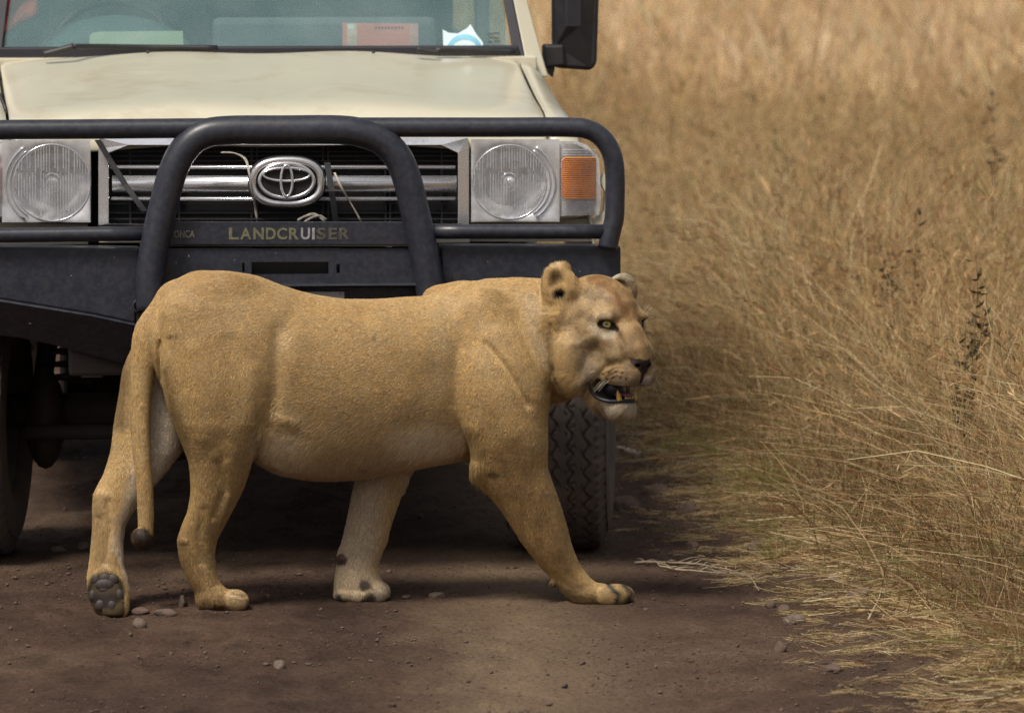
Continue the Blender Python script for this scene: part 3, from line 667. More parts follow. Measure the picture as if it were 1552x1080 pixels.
# ---- running gear
def wheel(px, py_bottom, Yc, rad, wid, steer): return wheel_at(pt(px, py_bottom, Yc)[0], Yc, rad, wid, steer)
def wheel_at(x, Yc, rad, wid, steer):
    root = empty('wheel', (0, 0, 0)); root.parent = truck
    root.location = np.array((x, Yc, rad - .004)) - np.array(truck.location); root.rotation_euler.z = steer
    nt_, nu = (560, 112)
    th = np.arange(nt_) / nt_ * 2 * math.pi; u = np.linspace(-1, 1, nu)
    T, U = np.meshgrid(th, u, indexing='ij'); A = T * rad        # arc length
    prof = np.where(np.abs(U) < .80, rad - .010 * (np.abs(U) / .8) ** 2, rad - .010 - .05 * sstep(.80, 1.0, np.abs(U)) ** 1.3 * 1.0)
    W = U * wid / 2
    pitch_ = 2 * math.pi * rad / 44
    h = np.zeros_like(T)
    for k, uc in enumerate((-.62, -.31, 0, .31, .62)):
        ph = A / pitch_ + (k % 2) * .5
        tri = np.abs((ph % 1) - .5) * 2; tri = sstep(.15, .85, tri)
        z = uc + (tri - .5) * .10
        h = np.maximum(h, 1 - sstep(.016, .038, np.abs(U - z)))
    # cross cuts between the grooves
    lane = np.floor((U + .93) / .31); ph = (A / pitch_ + lane * .5 + .45 * (U * 3.2)) % 1
    lu = np.abs(((U + .93) / .31) % 1 - .5); cut = (1 - sstep(.02, .07, np.abs(ph - .5 + .10 * np.sin(U * 60)))) * (np.abs(U) < .95) * (lu > .12); h = np.maximum(h, cut * .65)
    sh = (1 - sstep(.06, .2, np.abs((A / pitch_ + .25) % 1 - .5))) * (np.abs(U) > .78) * (np.abs(U) < .97); h = np.maximum(h, sh * .9)
    rr = prof - .0085 * h
    V = np.stack((W, rr * np.sin(T), rr * np.cos(T)), -1).reshape(-1, 3)
    I = np.arange(nt_ * nu).reshape(nt_, nu); J = np.roll(I, -1, 0)
    q = np.stack((I[:, :-1], I[:, 1:], J[:, 1:], J[:, :-1]), -1).reshape(-1, 4)
    tyre = big_mesh('tyre', V, q, TYRE, root)
    # sidewalls and rim
    sec = [(wid * .50, rad - .058), (wid * .53, rad - .10), (wid * .52, rad - .15), (wid * .46, rad - .185), (wid * .40, rad - .19), (wid * .38, rad - .20), (wid * .25, rad - .22), (wid * .22, .06), (wid * .26, .05), (wid * .26, .0)]
    for s in (1, -1):
        G = np.array([[(s * a, r_ * math.sin(t), r_ * math.cos(t)) for t in np.linspace(0, 2 * math.pi, 49)] for a, r_ in sec])
        mb = MB(); mb.grid(G[:5]); o = mesh_obj('sidewall', mb.v, mb.f, TYRE, tyre, True, True)
        mb = MB(); mb.grid(G[4:]); mesh_obj('rim', mb.v, mb.f, RIMM, root, True, True)
    return root
TYRE = simple('tyre_rubber', (.080, .070, .064), .8, var=.2, scale=30, dirt=(.13, .10, .08), dirt_scale=10, dirt_amt=.8, bmp=.2, bscale=250)
RIMM = simple('steel_rim', (.12, .11, .10), .6, .3)
YA = ground_y(835)
wheel(848, 835, YA, .405, .295, R(-8.5)); wheel(-42, 835, YA, .405, .27, R(-8.5))
YR = YA + 2.75
for s in (1, -1): wheel_at(XC + s * .76, YR, .40, .26, 0)
mb = MB(); mb.tube([(XC - .80, YA + .02, .42), (XC + .66, YA + .02, .42)], .05, 12); mb.make('front_axle', UNDER, truck, True)
mb = MB(); mb.ell((XC - .28, YA, .42), (.16, .15, .15)); mb.make('differential', UNDER, truck, True)
mb = MB(); mb.tube([(XC - .68, YR, .42), (XC + .68, YR, .42)], .055, 12); mb.ell((XC, YR, .42), (.17, .16, .16)); mb.make('rear_axle', UNDER, truck, True)
for s in (1, -1):
    mb = MB(); mb.box(XC + s * .42, XC + s * .50, 15.1, 19.2, .58, .70); mb.make('chassis_rail', UNDER, truck)
    P = [(XC + s * .58 + .05 * math.cos(t), YA + .05 * math.sin(t), .50 + t * .006) for t in np.arange(0, 40, .5)]
    mb = MB(); mb.tube(P, .009, 6); mb.make('coil_spring', UNDER, truck, True)
    mb = MB(); mb.tube([(XC + s * .68, YA + .1, .40), (XC + s * .62, YA + .1, .80)], .03, 10); mb.make('shock_absorber', UNDER, truck, True)
    mb = MB(); mb.ell((XC + s * .66, YA, .40), (.06, .10, .15)); mb.make('steering_knuckle', UNDER, truck, True)
mb = MB(); mb.tube([(XC - .72, YA - .12, .37), (XC + .66, YA - .12, .37)], .022, 8); mb.make('tie_rod', UNDER, truck, True)
mb = MB(); mb.box(XC - .60, XC - .30, YA + .3, YA + 1.2, .36, .60); mb.make('transfer_case', UNDER, truck, bevel=.03)
mb = MB(); mb.box(XC - .30, XC + .42, YA - .25, YA + 1.9, .45, .64); mb.make('gearbox', UNDER, truck, bevel=.03)
mb = MB(); mb.box(XC - .60, XC + .60, YB + .10, YB + .16, .58, .86); mb.make('crossmember', UNDER, truck, bevel=.01)

truck.rotation_euler.z = YAW_T
truck.location = PIV + np.array((-math.sin(YAW_T) * .9, math.cos(YAW_T) * .9, 0))
pt = pt_world
# ================================================================== the lioness
# Shaped as a distance field on a grid: x, y in photograph pixels at the animal's distance, d = depth in the same unit
# (560 to the metre, negative towards the camera); the surface is then carried to its real place with pts().
YL, PPM = 14.55, 560.0
def lion_world(p):
    return pts(p[:, 0], p[:, 1], YL + p[:, 2] / PPM)

GX0, GX1, GY0, GY1, GD0, GD1, GH = 116.0, 1012.0, 384.0, 956.0, -165.0, 150.0, 1.9
gx = np.arange(GX0, GX1, GH, dtype=np.float32); gy = np.arange(GY0, GY1, GH, dtype=np.float32); gd = np.arange(GD0, GD1, GH, dtype=np.float32)
FLD = np.full((len(gx), len(gy), len(gd)), 60.0, np.float32)

def sub(b):
    s = []
    for g, lo, hi in ((gx, b[0], b[1]), (gy, b[2], b[3]), (gd, b[4], b[5])):
        s.append(slice(int(np.searchsorted(g, lo)), int(np.searchsorted(g, hi))))
    return tuple(s), gx[s[0]][:, None, None], gy[s[1]][None, :, None], gd[s[2]][None, None, :]
def smin(a, b, k):
    h = np.maximum(k - np.abs(a - b), 0) / k
    return np.minimum(a, b) - h * h * k * .25
def smax(a, b, k):
    h = np.maximum(k - np.abs(a - b), 0) / k
    return np.maximum(a, b) + h * h * k * .25
def apply(s, f, k, cut=False):
    if cut: FLD[s] = smax(FLD[s], -f, k)
    else: FLD[s] = smin(FLD[s], f, k)
def pchip(x, xs, ys):
    """smooth interpolation through the table"""
    xs = np.asarray(xs, float); ys = np.asarray(ys, float)
    h = np.diff(xs); dl = np.diff(ys) / h; m = np.zeros_like(ys)
    for i in range(1, len(xs) - 1):
        if dl[i - 1] * dl[i] > 0: m[i] = 2 * dl[i - 1] * dl[i] / (dl[i - 1] + dl[i])
    m[0], m[-1] = dl[0], dl[-1]
    x = np.clip(x, xs[0], xs[-1]); i = np.clip(np.searchsorted(xs, x) - 1, 0, len(h) - 1)
    t = (x - xs[i]) / h[i]
    return ((1 + 2 * t) * (1 - t) ** 2 * ys[i] + t * (1 - t) ** 2 * h[i] * m[i] + t * t * (3 - 2 * t) * ys[i + 1] + t * t * (t - 1) * h[i] * m[i + 1]).astype(np.float32)
def tube_x(tab, k, pw=2.2, pad=20):
    """tube along x; rows (x, top, bottom, centre d, half width)"""
    t = np.array(tab, float)
    s, X, Y, D = sub((t[0, 0] - pad, t[-1, 0] + pad, t[:, 1].min() - pad, t[:, 2].max() + pad, (t[:, 3] - t[:, 4]).min() - pad, (t[:, 3] + t[:, 4]).max() + pad))
    x = X.ravel(); top, bot, c, w = [pchip(x, t[:, 0], t[:, i])[:, None, None] for i in (1, 2, 3, 4)]
    h = (bot - top) / 2; yc = (bot + top) / 2
    return s, tube_f((Y - yc), (D - c), h, w, pw, np.maximum(np.maximum(t[0, 0] - X, X - t[-1, 0]), 0))
def tube_y(tab, k, pw=2.1, pad=14):
    """tube down y; rows (y, left, right, centre d, half width)"""
    t = np.array(tab, float)
    s, X, Y, D = sub((t[:, 1].min() - pad, t[:, 2].max() + pad, t[0, 0] - pad, t[-1, 0] + pad, (t[:, 3] - t[:, 4]).min() - pad, (t[:, 3] + t[:, 4]).max() + pad))
    y = Y.ravel(); L, Rr, c, w = [pchip(y, t[:, 0], t[:, i])[None, :, None] for i in (1, 2, 3, 4)]
    h = (Rr - L) / 2; xc = (Rr + L) / 2
    return s, tube_f((X - xc), (D - c), h, w, pw, np.maximum(np.maximum(t[0, 0] - Y, Y - t[-1, 0]), 0))
def tube_f(a, b, h, w, pw, over):
    rho = ((np.abs(a) / h) ** pw + (np.abs(b) / w) ** pw) ** (1 / pw) + 1e-6
    q = np.sqrt(a * a + b * b) + 1e-6
    f = np.maximum(q * (1 - 1 / rho), -np.minimum(h, w) * (1 + 0 * rho))
    f = np.where(over > 0, np.where(f > 0, np.sqrt(f * f + over * over), np.maximum(f, over)), f)
    return f.astype(np.float32)
def ell(c, r, k, ax=None, cut=False, pad=10):
    """ellipsoid; ax: optional 3x3 rows = axes of the radii"""
    m = max(r) + pad
    s, X, Y, D = sub((c[0] - m, c[0] + m, c[1] - m, c[1] + m, c[2] - m, c[2] + m))
    a, b, e = X - c[0], Y - c[1], D - c[2]
    if ax is not None:
        ax = np.array(ax, np.float32)
        a, b, e = [ax[i, 0] * a + ax[i, 1] * b + ax[i, 2] * e for i in range(3)]
    a, b, e = a + 0 * (b + e), b + 0 * (a + e), e + 0 * (a + b)
    rho = np.sqrt((a / r[0]) ** 2 + (b / r[1]) ** 2 + (e / r[2]) ** 2) + 1e-6
    q = np.sqrt(a * a + b * b + e * e) + 1e-6
    apply(s, np.maximum(q * (1 - 1 / rho), -min(r)).astype(np.float32), k, cut)
def chain(P, k, cut=False, pad=8, ds=1.0):
    """round cones through points (x, y, d, r); ds squashes depth"""
    P = np.array(P, float)
    for A, B in zip(P[:-1], P[1:]):
        rm = max(A[3], B[3]) + pad
        s, X, Y, D = sub((min(A[0], B[0]) - rm, max(A[0], B[0]) + rm, min(A[1], B[1]) - rm, max(A[1], B[1]) + rm, min(A[2], B[2]) - rm, max(A[2], B[2]) + rm))
        v = B[:3] - A[:3]; v[2] /= ds; L = v.dot(v) + 1e-9
        a, b, e = X - A[0], Y - A[1], (D - A[2]) / ds
        t = np.clip((a * v[0] + b * v[1] + e * v[2]) / L, 0, 1)
        f = np.sqrt((a - v[0] * t) ** 2 + (b - v[1] * t) ** 2 + (e - v[2] * t) ** 2) - (A[3] + (B[3] - A[3]) * t)
        apply(s, f.astype(np.float32), k, cut)
def relief(P, w, amp, dlim=None):
    """raise (amp > 0) or press in a band along the polyline (x, y, d)"""
    P = np.array(P, float); rm = w * 3
    s, X, Y, D = sub((P[:, 0].min() - rm, P[:, 0].max() + rm, P[:, 1].min() - rm, P[:, 1].max() + rm, P[:, 2].min() - rm * 1.6, P[:, 2].max() + rm * 1.6))
    best = np.full(FLD[s].shape, 1e9, np.float32)
    for A, B in zip(P[:-1], P[1:]):
        v = B - A; L = v.dot(v) + 1e-9; a, b, e = X - A[0], Y - A[1], D - A[2]
        t = np.clip((a * v[0] + b * v[1] + e * v[2]) / L, 0, 1)
        best = np.minimum(best, (a - v[0] * t) ** 2 + (b - v[1] * t) ** 2 + ((e - v[2] * t) * .6) ** 2)
    FLD[s] -= amp * (BODY_RELIEF if P[:, 0].max() < 842 else 1.0) * np.exp(-best / (w * w))

BODY_RELIEF = 1.3
# ---- trunk and neck
TRUNK = [(216, 497, 520, -25, 22), (226, 475, 545, -26, 42), (240, 452, 575, -27, 56), (260, 432, 610, -28, 68), (290, 418, 645, -28, 78),
         (330, 412, 672, -27, 84), (380, 417, 694, -24, 88), (430, 434, 716, -18, 92), (490, 449, 724, -8, 97), (540, 454, 722, 0, 98),
         (600, 452, 714, 10, 97), (640, 449, 705, 16, 94), (675, 440, 698, 20, 88), (710, 427, 690, 24, 80), (760, 425, 668, 24, 72), (800, 426, 640, 20, 66), (826, 428, 615, 16, 58)]
s, f = tube_x(TRUNK, 10, 2.3); apply(s, f, 1)
NECK = [(740, 430, 640, 20, 60), (790, 427, 625, 16, 62), (830, 428, 606, 6, 62), (860, 436, 600, -6, 60), (900, 440, 590, -25, 52)]
s, f = tube_x(NECK, 10, 2.1); apply(s, f, 20)
# scapulae, hips
ell((735, 490, -32), (40, 52, 24), 24); ell((682, 448, 62), (40, 18, 20), 14); ell((705, 456, 60), (34, 29, 22), 14)
ell((300, 480, -82), (48, 46, 26), 22); ell((345, 450, -60), (40, 32, 26), 20)

# ---- near hind leg
NH = [(470, 262, 392, -62, 38), (510, 246, 412, -70, 48), (560, 243, 418, -76, 52), (600, 250, 415, -78, 53), (640, 264, 406, -78, 50), (680, 279, 389, -74, 44),
      (700, 286, 381, -71, 40), (720, 289, 375, -68, 36), (740, 290, 368, -66, 32), (770, 286, 353, -62, 27), (800, 275, 337, -57, 23),
      (820, 270, 328, -54, 22), (840, 272, 325, -51, 22), (860, 278, 327, -48, 22), (880, 286, 333, -46, 22), (900, 297, 345, -44, 23), (916, 303, 350, -44, 22)]
s, f = tube_y(NH, 10); apply(s, f, 16)
# ---- far hind leg
FH = [(500, 215, 320, 22, 40), (560, 187, 320, 26, 46), (600, 181, 305, 24, 46), (640, 174, 292, 18, 43), (680, 169, 277, 10, 38), (700, 164, 263, 6, 35), (720, 157, 246, 2, 32),
      (735, 149, 233, -1, 29), (750, 143, 221, -4, 27), (768, 141, 206, -8, 24), (783, 141, 196, -12, 22), (800, 141, 189, -15, 21), (825, 139, 186, -20, 20),
      (853, 136, 187, -26, 20), (874, 133, 192, -30, 21), (902, 134, 196, -36, 21), (920, 141, 195, -40, 20), (932, 152, 190, -42, 17)]
s, f = tube_y(FH, 10); apply(s, f, 16)
ell((169, 921, -42), (20, 18, 16), 6)
# ---- near front leg
NF = [(470, 715, 790, -18, 30), (510, 700, 818, -30, 40), (560, 692, 836, -40, 46), (600, 693, 833, -44, 47), (640, 699, 830, -44, 46), (670, 712, 830, -42, 44), (690, 716, 829, -38, 41),
      (705, 714, 829, -34, 38), (720, 719, 833, -30, 35), (740, 733, 840, -25, 32), (760, 750, 847, -19, 29), (780, 765, 853, -13, 27), (800, 778, 859, -7, 25),
      (820, 791, 864, -1, 24), (840, 806, 871, 6, 23), (855, 817, 878, 12, 22), (870, 832, 889, 18, 22), (885, 843, 903, 22, 22), (900, 856, 918, 25, 22)]
s, f = tube_y(NF, 10); apply(s, f, 14)
ell((839, 883, 14), (5, 8, 6), 3)
ell((898, 900, 26), (38, 17, 24), 8)
for dd, ex in ((6, 925), (18, 934), (31, 936), (43, 930)):
    ell((ex, 900 + (2 if dd < 20 else 0), dd), (24, 15, 8.5), 3)
# ---- far front leg
FF = [(600, 560, 670, 74, 36), (660, 550, 645, 74, 34), (700, 543, 630, 72, 31), (715, 541, 622, 71, 30), (740, 536, 612, 68, 28), (770, 530, 601, 66, 26), (799, 524, 591, 64, 24),
      (820, 519, 586, 62, 24), (840, 512, 578, 60, 24), (860, 510, 573, 58, 25), (875, 508, 576, 56, 27), (890, 507, 584, 54, 28), (900, 507, 588, 54, 28)]
s, f = tube_y(FF, 10); apply(s, f, 14)
ell((530, 900, 50), (22, 12, 24), 6); ell((568, 898, 40), (19, 15, 14), 5); ell((572, 896, 64), (18, 16, 16), 5); ell((544, 903, 36), (15, 10, 14), 5)
ell((519, 846, 46), (7, 7, 8), 3)
# ---- near hind paw
ell((322, 906, -46), (24, 19, 21), 8); ell((350, 909, -45), (24, 16, 21), 6)
for dd in (-61, -50, -39, -29): ell((358, 909, dd), (17, 15, 8), 3)
# ---- tail
chain([(345, 446, -24, 26), (300, 444, -30, 27), (268, 456, -34, 26), (252, 474, -36, 25)], 14)
TL = [(455, 234, 284, -34, 24), (475, 218, 270, -38, 24), (495, 206, 256, -40, 22), (515, 201, 247, -42, 20), (540, 199, 239, -44, 18), (565, 198, 233, -46, 16.5), (597, 198, 229, -48, 15), (640, 198, 227, -50, 14.5),
      (675, 201, 227.5, -52, 13.5), (700, 204, 228, -53, 13), (740, 208, 231, -54, 12), (780, 210, 232, -54, 11), (802, 211, 231, -54, 10)]
s, f = tube_y(TL, 5); apply(s, f, 3.5)
ell((216, 812, -54), (13, 15, 13), 3)

# ---- head, in a frame of its own: f forward, r towards the near side, u up
YAW = R(37.0)
HO = np.array((948.0, 492.0, -70.0))
HF = np.array((math.sin(YAW), 0.03, -math.cos(YAW))); HF /= np.linalg.norm(HF)
HR = np.array((-math.cos(YAW), 0.02, -math.sin(YAW))); HR -= HF * HR.dot(HF); HR /= np.linalg.norm(HR)
HU = np.cross(HF, HR); HU = HU if HU[1] < 0 else -HU
def hp(f, r, u): return HO + HF * f + HR * r + HU * u
def hell(f, r, u, rf, rr, ru, k, pitch=0.0, yaw=0.0, cut=False):
    """ellipsoid in the head frame; pitch tips its long axis down, yaw turns it outwards"""
    a = HF * math.cos(pitch) - HU * math.sin(pitch); c = HU * math.cos(pitch) + HF * math.sin(pitch)
    a2 = a * math.cos(yaw) + HR * math.sin(yaw); b2 = HR * math.cos(yaw) - a * math.sin(yaw)
    ell(hp(f, r, u), (rf, rr, ru), k, (a2, b2, c), cut)
def both(fn, f, r, u, *a, yaw=0.0, **k):
    fn(f, r, u, *a, yaw=yaw, **k); fn(f, -r, u, *a, yaw=-yaw, **k)
def hchain(P, k, cut=False):
    chain([(*hp(f, r, u), rad) for f, r, u, rad in P], k, cut)
hell(-74, 0, 20, 60, 52, 53, 24)                                  # cranium
hell(-32, 0, 20, 42, 38, 36, 18, pitch=.5)                        # forehead
both(hell, -52, 32, -22, 48, 31, 54, 16, yaw=-.1)                  # cheeks
both(hell, -66, 38, -60, 36, 24, 38, 14)                          # ruff of the jaw
ell((866, 548, -66), (33, 46, 22), 12)
both(hell, -13, 27, 11, 19, 18, 12, 9)                           # brow
both(hell, -4, 31, 10, 8, 12, 3.5, 6)
hchain([(-14, 0, 0, 25), (12, 0, -20, 21), (28, 0, -40, 18.5), (35, 0, -52, 16)], 12)    # bridge of the nose
both(hell, 2, 22, -40, 34, 20, 24, 12, pitch=.5)                   # sides of the muzzle
both(hell, 25, 15, -74, 24, 17.5, 20, 8, pitch=.3)                  # whisker pads
both(hell, 2, 26, -74, 28, 15, 17, 10)
both(hell, -26, 36, -62, 24, 17, 22, 12)
hchain([(-62, 0, -80, 34), (-40, 0, -104, 26), (-14, 0, -120, 17), (0, 0, -121, 15)], 12)  # lower jaw, chin
both(hell, -42, 24, -98, 28, 12, 18, 12, pitch=.5)
hell(37, 1, -58, 13, 19, 8.5, 4)                                    # nose leather
hell(37, 0, -68, 12, 8, 9, 4)
# mouth
s, X, Y, D = sub((880, 1010, 560, 632, -165, 20))
a, b, e = X - HO[0], Y - HO[1], D - HO[2]
hf, hr, hu = [A[0] * a + A[1] * b + A[2] * e for A in (HF, HR, HU)]
def wedge(P):
    P = np.array(P, float); w = None
    for A, B in zip(P[:-1], P[1:]):
        v = B[:2] - A[:2]; L = v.dot(v); t = np.clip(((hf - A[0]) * v[0] + (hu - A[1]) * v[1]) / L, 0, 1)
        g = np.sqrt((hf - A[0] - v[0] * t) ** 2 + (hu - A[1] - v[1] * t) ** 2) - (A[2] + (B[2] - A[2]) * t)
        w = g if w is None else np.minimum(w, g)
    return w
apply(s, wedge([(-19, -95, 15), (-6, -101, 14), (10, -104, 11), (60, -106, 12)]).astype(np.float32), 3, cut=True)
# muscle and bone relief on the head
relief([hp(6, 0, 20), hp(-20, 0, 50), hp(-50, 0, 74)], 7, -1.6)
# eye openings: almond slits in the lids, set where the skin lies
def skin_depth(x, y):
    c = FLD[int(round((x - GX0) / GH)), int(round((y - GY0) / GH))]; return float(gd[int(np.argmax(c < 0))])
EYE_PTS = []
for x_, y_, r_ in ((911, 491.5, 4.2), (915.5, 490.2, 6.4), (921, 490.5, 6.8), (926, 493.0, 5.2), (930.5, 496.2, 3.0), (935, 499, 2.0)):
    q_ = np.array((x_, y_, skin_depth(x_, y_))) - HO; EYE_PTS.append((q_ @ HF, q_ @ HR, q_ @ HU, r_))
q_ = np.array((920.0, 491.0, skin_depth(920, 491) + 2.2 + 10.0)) - HO; EYE_C = (q_ @ HF, q_ @ HR, q_ @ HU)
for sg in (1, -1):
    for ef, er, eu, rad_ in EYE_PTS:
        ell(hp(ef, er * sg, eu), (rad_, rad_, rad_), 1.2, cut=True)
for sgn in (1, -1):
    relief([hp(10, 26 * sgn, -8), hp(24, 22 * sgn, -30), hp(30, 24 * sgn, -50)], 5, -2.8)
    relief([hp(28, 18 * sgn, -62), hp(40, 14 * sgn, -66)], 3.2, -2.6)
    hell(42, 10 * sgn, -60, 7, 4.4, 3.2, 2, cut=True)            # nostrils
relief([hp(46, 0, -68), hp(49, 0, -78), hp(45, 0, -94)], 2.2, -3.2)
def on_skin(P): return [(x_, y_, skin_depth(x_, y_)) for x_, y_ in P]
relief(on_skin([(934, 548), (920, 556), (908, 568)]), 5, -2.6); relief(on_skin([(902, 512), (885, 520), (868, 522)]), 7, 2.2); relief(on_skin([(905, 528), (890, 545), (880, 562)]), 9, -2.6)
relief(on_skin([(912, 478), (926, 474), (936, 480)]), 5, 1.8); relief(on_skin([(893, 486), (898, 470), (908, 460)]), 8, -1.8); relief(on_skin([(925, 428), (940, 452), (952, 476)]), 5, -1.4)
relief(on_skin([(888, 575), (894, 590), (900, 605)]), 4, 1.8)
# ears: near ear faces us, far ear shows its rim behind the crown
EAX = np.array(((.93, -.12, .35), (.12, .99, .02), (-.35, .02, .93))); EAX /= np.linalg.norm(EAX, axis=1)[:, None]
ell((847, 432, -42), (25, 30, 12), 7, EAX); ell((858, 440, -44), (20, 22, 11), 8); chain([(852, 416, -46, 11), (866, 430, -48, 10), (888, 441, -50, 9)], 8); ell((838, 446, -44), (15, 34, 11), 8); ell((852, 412, -42), (13, 13, 9), 5); ell((861, 452, -42), (22, 20, 16), 12, EAX); ell((866, 446, -50), (16, 12, 10), 10)
ell((843, 430, -58), (12, 17, 9), 6, EAX, cut=True); ell((851, 449, -56), (8, 7.5, 14), 4, cut=True)
ell((846, 478, -48), (17, 22, 15), 12)
EF = np.array(((.86, .22, .45), (-.2, .97, .0), (-.45, .0, .88))); EF /= np.linalg.norm(EF, axis=1)[:, None]
ell((943, 441, 4), (24, 27, 13), 6, EF); ell((940, 441, -10), (15, 18, 9), 5, EF, cut=True)
ell((936, 454, -18), (16, 10, 12), 8)
relief([(838, 492, -60), (834, 525, -66), (838, 556, -66), (852, 584, -60), (872, 599, -50)], 5, -6.0)

# ---- folds and muscles
relief([(693, 530, -95), (697, 590, -98), (696, 640, -92)], 7, -5.0)
relief([(650, 560, -100), (640, 640, -90)], 20, -2.0)
relief([(738, 520, -80), (770, 560, -88), (800, 612, -88)], 5.5, -4.2)
relief([(760, 500, -72), (790, 540, -78), (818, 600, -80)], 9, 2.2)
relief([(778, 470, -60), (806, 530, -66), (832, 590, -60)], 5.5, -4.0)
relief([(720, 540, -90), (750, 600, -95), (775, 660, -90)], 16, 2.6)
relief([(720, 460, -62), (735, 510, -72)], 14, 1.8)
relief([(838, 470, -60), (834, 520, -66), (850, 580, -62)], 9, -6.0)
relief([(640, 449, 0), (675, 447, 20), (706, 440, 30)], 7, -4.0)
relief([(424, 500, -112), (422, 580, -120), (408, 640, -114)], 11, -7.5); relief([(398, 640, -112), (420, 652, -112), (452, 658, -108)], 5, -3.5); relief([(415, 632, -112), (450, 640, -110)], 7, 2.5)
relief([(430, 500, -110), (450, 470, -100)], 16, -4.0)
relief([(348, 520, -125), (352, 600, -130), (345, 660, -118)], 16, -2.4)
relief([(384, 560, -125), (378, 640, -120)], 12, 1.6)
relief([(290, 530, -120), (300, 600, -125), (310, 660, -118)], 14, 3.0)
relief([(268, 455, -60), (252, 490, -72), (243, 525, -80), (244, 570, -70)], 5, -6)
relief([(262, 478, -92), (258, 505, -100)], 5, 3.5)
relief([(918, 886, 8), (934, 899, 8), (930, 914, 6)], 2.6, -2.6); relief([(938, 884, 20), (955, 897, 18), (948, 913, 16)], 2.6, -2.6); relief([(549, 893, 32), (551, 912, 30)], 3, -3); relief([(563, 890, 30), (570, 912, 30)], 2.6, -2.6)
relief([(346, 898, -66), (366, 903, -66), (372, 915, -62)], 2.6, -2.2)
relief([(330, 700, -108), (340, 740, -98), (325, 780, -88)], 6, -3.0)
relief([(345, 700, -108), (352, 745, -96), (338, 790, -84)], 6, 2.5)
relief([(272, 815, -70), (278, 818, -74)], 5, 2.0)
relief([(308, 770, -88), (302, 810, -78), (306, 850, -72)], 6, -2.0)
relief([(755, 700, -74), (785, 760, -52), (815, 830, -25)], 8, -1.3)
relief([(800, 700, -74), (820, 760, -50), (845, 830, -22)], 10, 1.2)
relief([(716, 700, -60), (722, 704, -62)], 6, 2.2)
relief([(404, 640, -112), (420, 690, -100), (450, 716, -70)], 8, -3.5)
relief([(450, 560, -108), (560, 600, -110), (650, 620, -100)], 40, 3.0)
relief([(152, 750, -25), (150, 772, -30)], 8, 3.0)
relief([(165, 760, -30), (166, 800, -32), (160, 850, -42)], 6, -2.5)
relief([(846, 872, 0), (858, 885, 4)], 4, -1.5)

# ---- broad unevenness of flesh and coat
def field_noise():
    X, Y, D = np.meshgrid(gx[::6], gy[::6], gd[::6], indexing='ij')
    n = fbm(X / 34, Y / 34, D / 34, 3) - .5
    for ax, g in ((0, gx), (1, gy), (2, gd)):
        t = np.arange(len(g)) / 6; i = np.clip(t.astype(int), 0, n.shape[ax] - 2); fr = np.clip(t - i, 0, 1).astype(np.float32)
        sh = [1, 1, 1]; sh[ax] = -1; fr = fr.reshape(sh)
        n = np.take(n, i, ax) * (1 - fr) + np.take(n, i + 1, ax) * fr
    return n.astype(np.float32)
FLD -= field_noise() * (3.0 - 2.0 * sstep(660, 730, gy))[None, :, None].astype(np.float32)

# ---- surface (surface nets)
def surface_nets(F):
    nx, ny, nz = F.shape; S = F < 0
    c = S[:-1, :-1, :-1].astype(np.int8)
    cnt = np.zeros((nx - 1, ny - 1, nz - 1), np.int8)
    for i in (0, 1):
        for j in (0, 1):
            for k in (0, 1): cnt += S[i:nx - 1 + i, j:ny - 1 + j, k:nz - 1 + k]
    act = np.argwhere((cnt > 0) & (cnt < 8)); idx = np.full(cnt.shape, -1, np.int32); idx[tuple(act.T)] = np.arange(len(act))
    acc = np.zeros((len(act), 3)); num = np.zeros(len(act))
    cor = [(i, j, k) for i in (0, 1) for j in (0, 1) for k in (0, 1)]
    val = {q: F[act[:, 0] + q[0], act[:, 1] + q[1], act[:, 2] + q[2]] for q in cor}
    for a in cor:
        for ax in range(3):
            if a[ax] == 0:
                b = list(a); b[ax] = 1; b = tuple(b); va, vb = val[a], val[b]; m = (va < 0) != (vb < 0)
                t = np.where(m, va / np.where(m, va - vb, 1), 0); p = np.tile(np.array(a, float), (len(act), 1)); p[:, ax] = t
                acc[m] += p[m]; num[m] += 1
    V = act + acc / num[:, None]
    Q = []
    for ax in range(3):
        a0 = [slice(None)] * 3; a1 = [slice(None)] * 3; a0[ax] = slice(0, -1); a1[ax] = slice(1, None)
        s0, s1 = S[tuple(a0)], S[tuple(a1)]
        e = np.argwhere(s0 != s1); u, w = (ax + 1) % 3, (ax + 2) % 3
        e = e[(e[:, u] > 0) & (e[:, w] > 0) & (e[:, u] < F.shape[u] - 1) & (e[:, w] < F.shape[w] - 1)]
        inside = s0[tuple(e.T)]
        def cell(du, dw):
            q = e.copy(); q[:, u] -= du; q[:, w] -= dw; return idx[tuple(q.T)]
        q = np.stack((cell(1, 1), cell(0, 1), cell(0, 0), cell(1, 0)), 1)
        q[~inside] = q[~inside][:, ::-1]; Q.append(q)
    Q = np.concatenate(Q); return V, Q[(Q >= 0).all(1)]
LV, LQ = surface_nets(FLD)
LP = np.stack((GX0 + LV[:, 0] * GH, GY0 + LV[:, 1] * GH, GD0 + LV[:, 2] * GH), 1)
def relax(P, Q, it=2, lam=.5):
    for _ in range(it):
        s = np.zeros_like(P); n = np.zeros(len(P))
        for a, b in ((0, 1), (1, 2), (2, 3), (3, 0)):
            for x, y in ((a, b), (b, a)):
                for c in range(3): s[:, c] += np.bincount(Q[:, x], P[Q[:, y], c], len(P))
                n += np.bincount(Q[:, x], minlength=len(P))
        P = P + lam * (s / np.maximum(n, 1)[:, None] - P)
    return P
LP = relax(LP, LQ, 2)
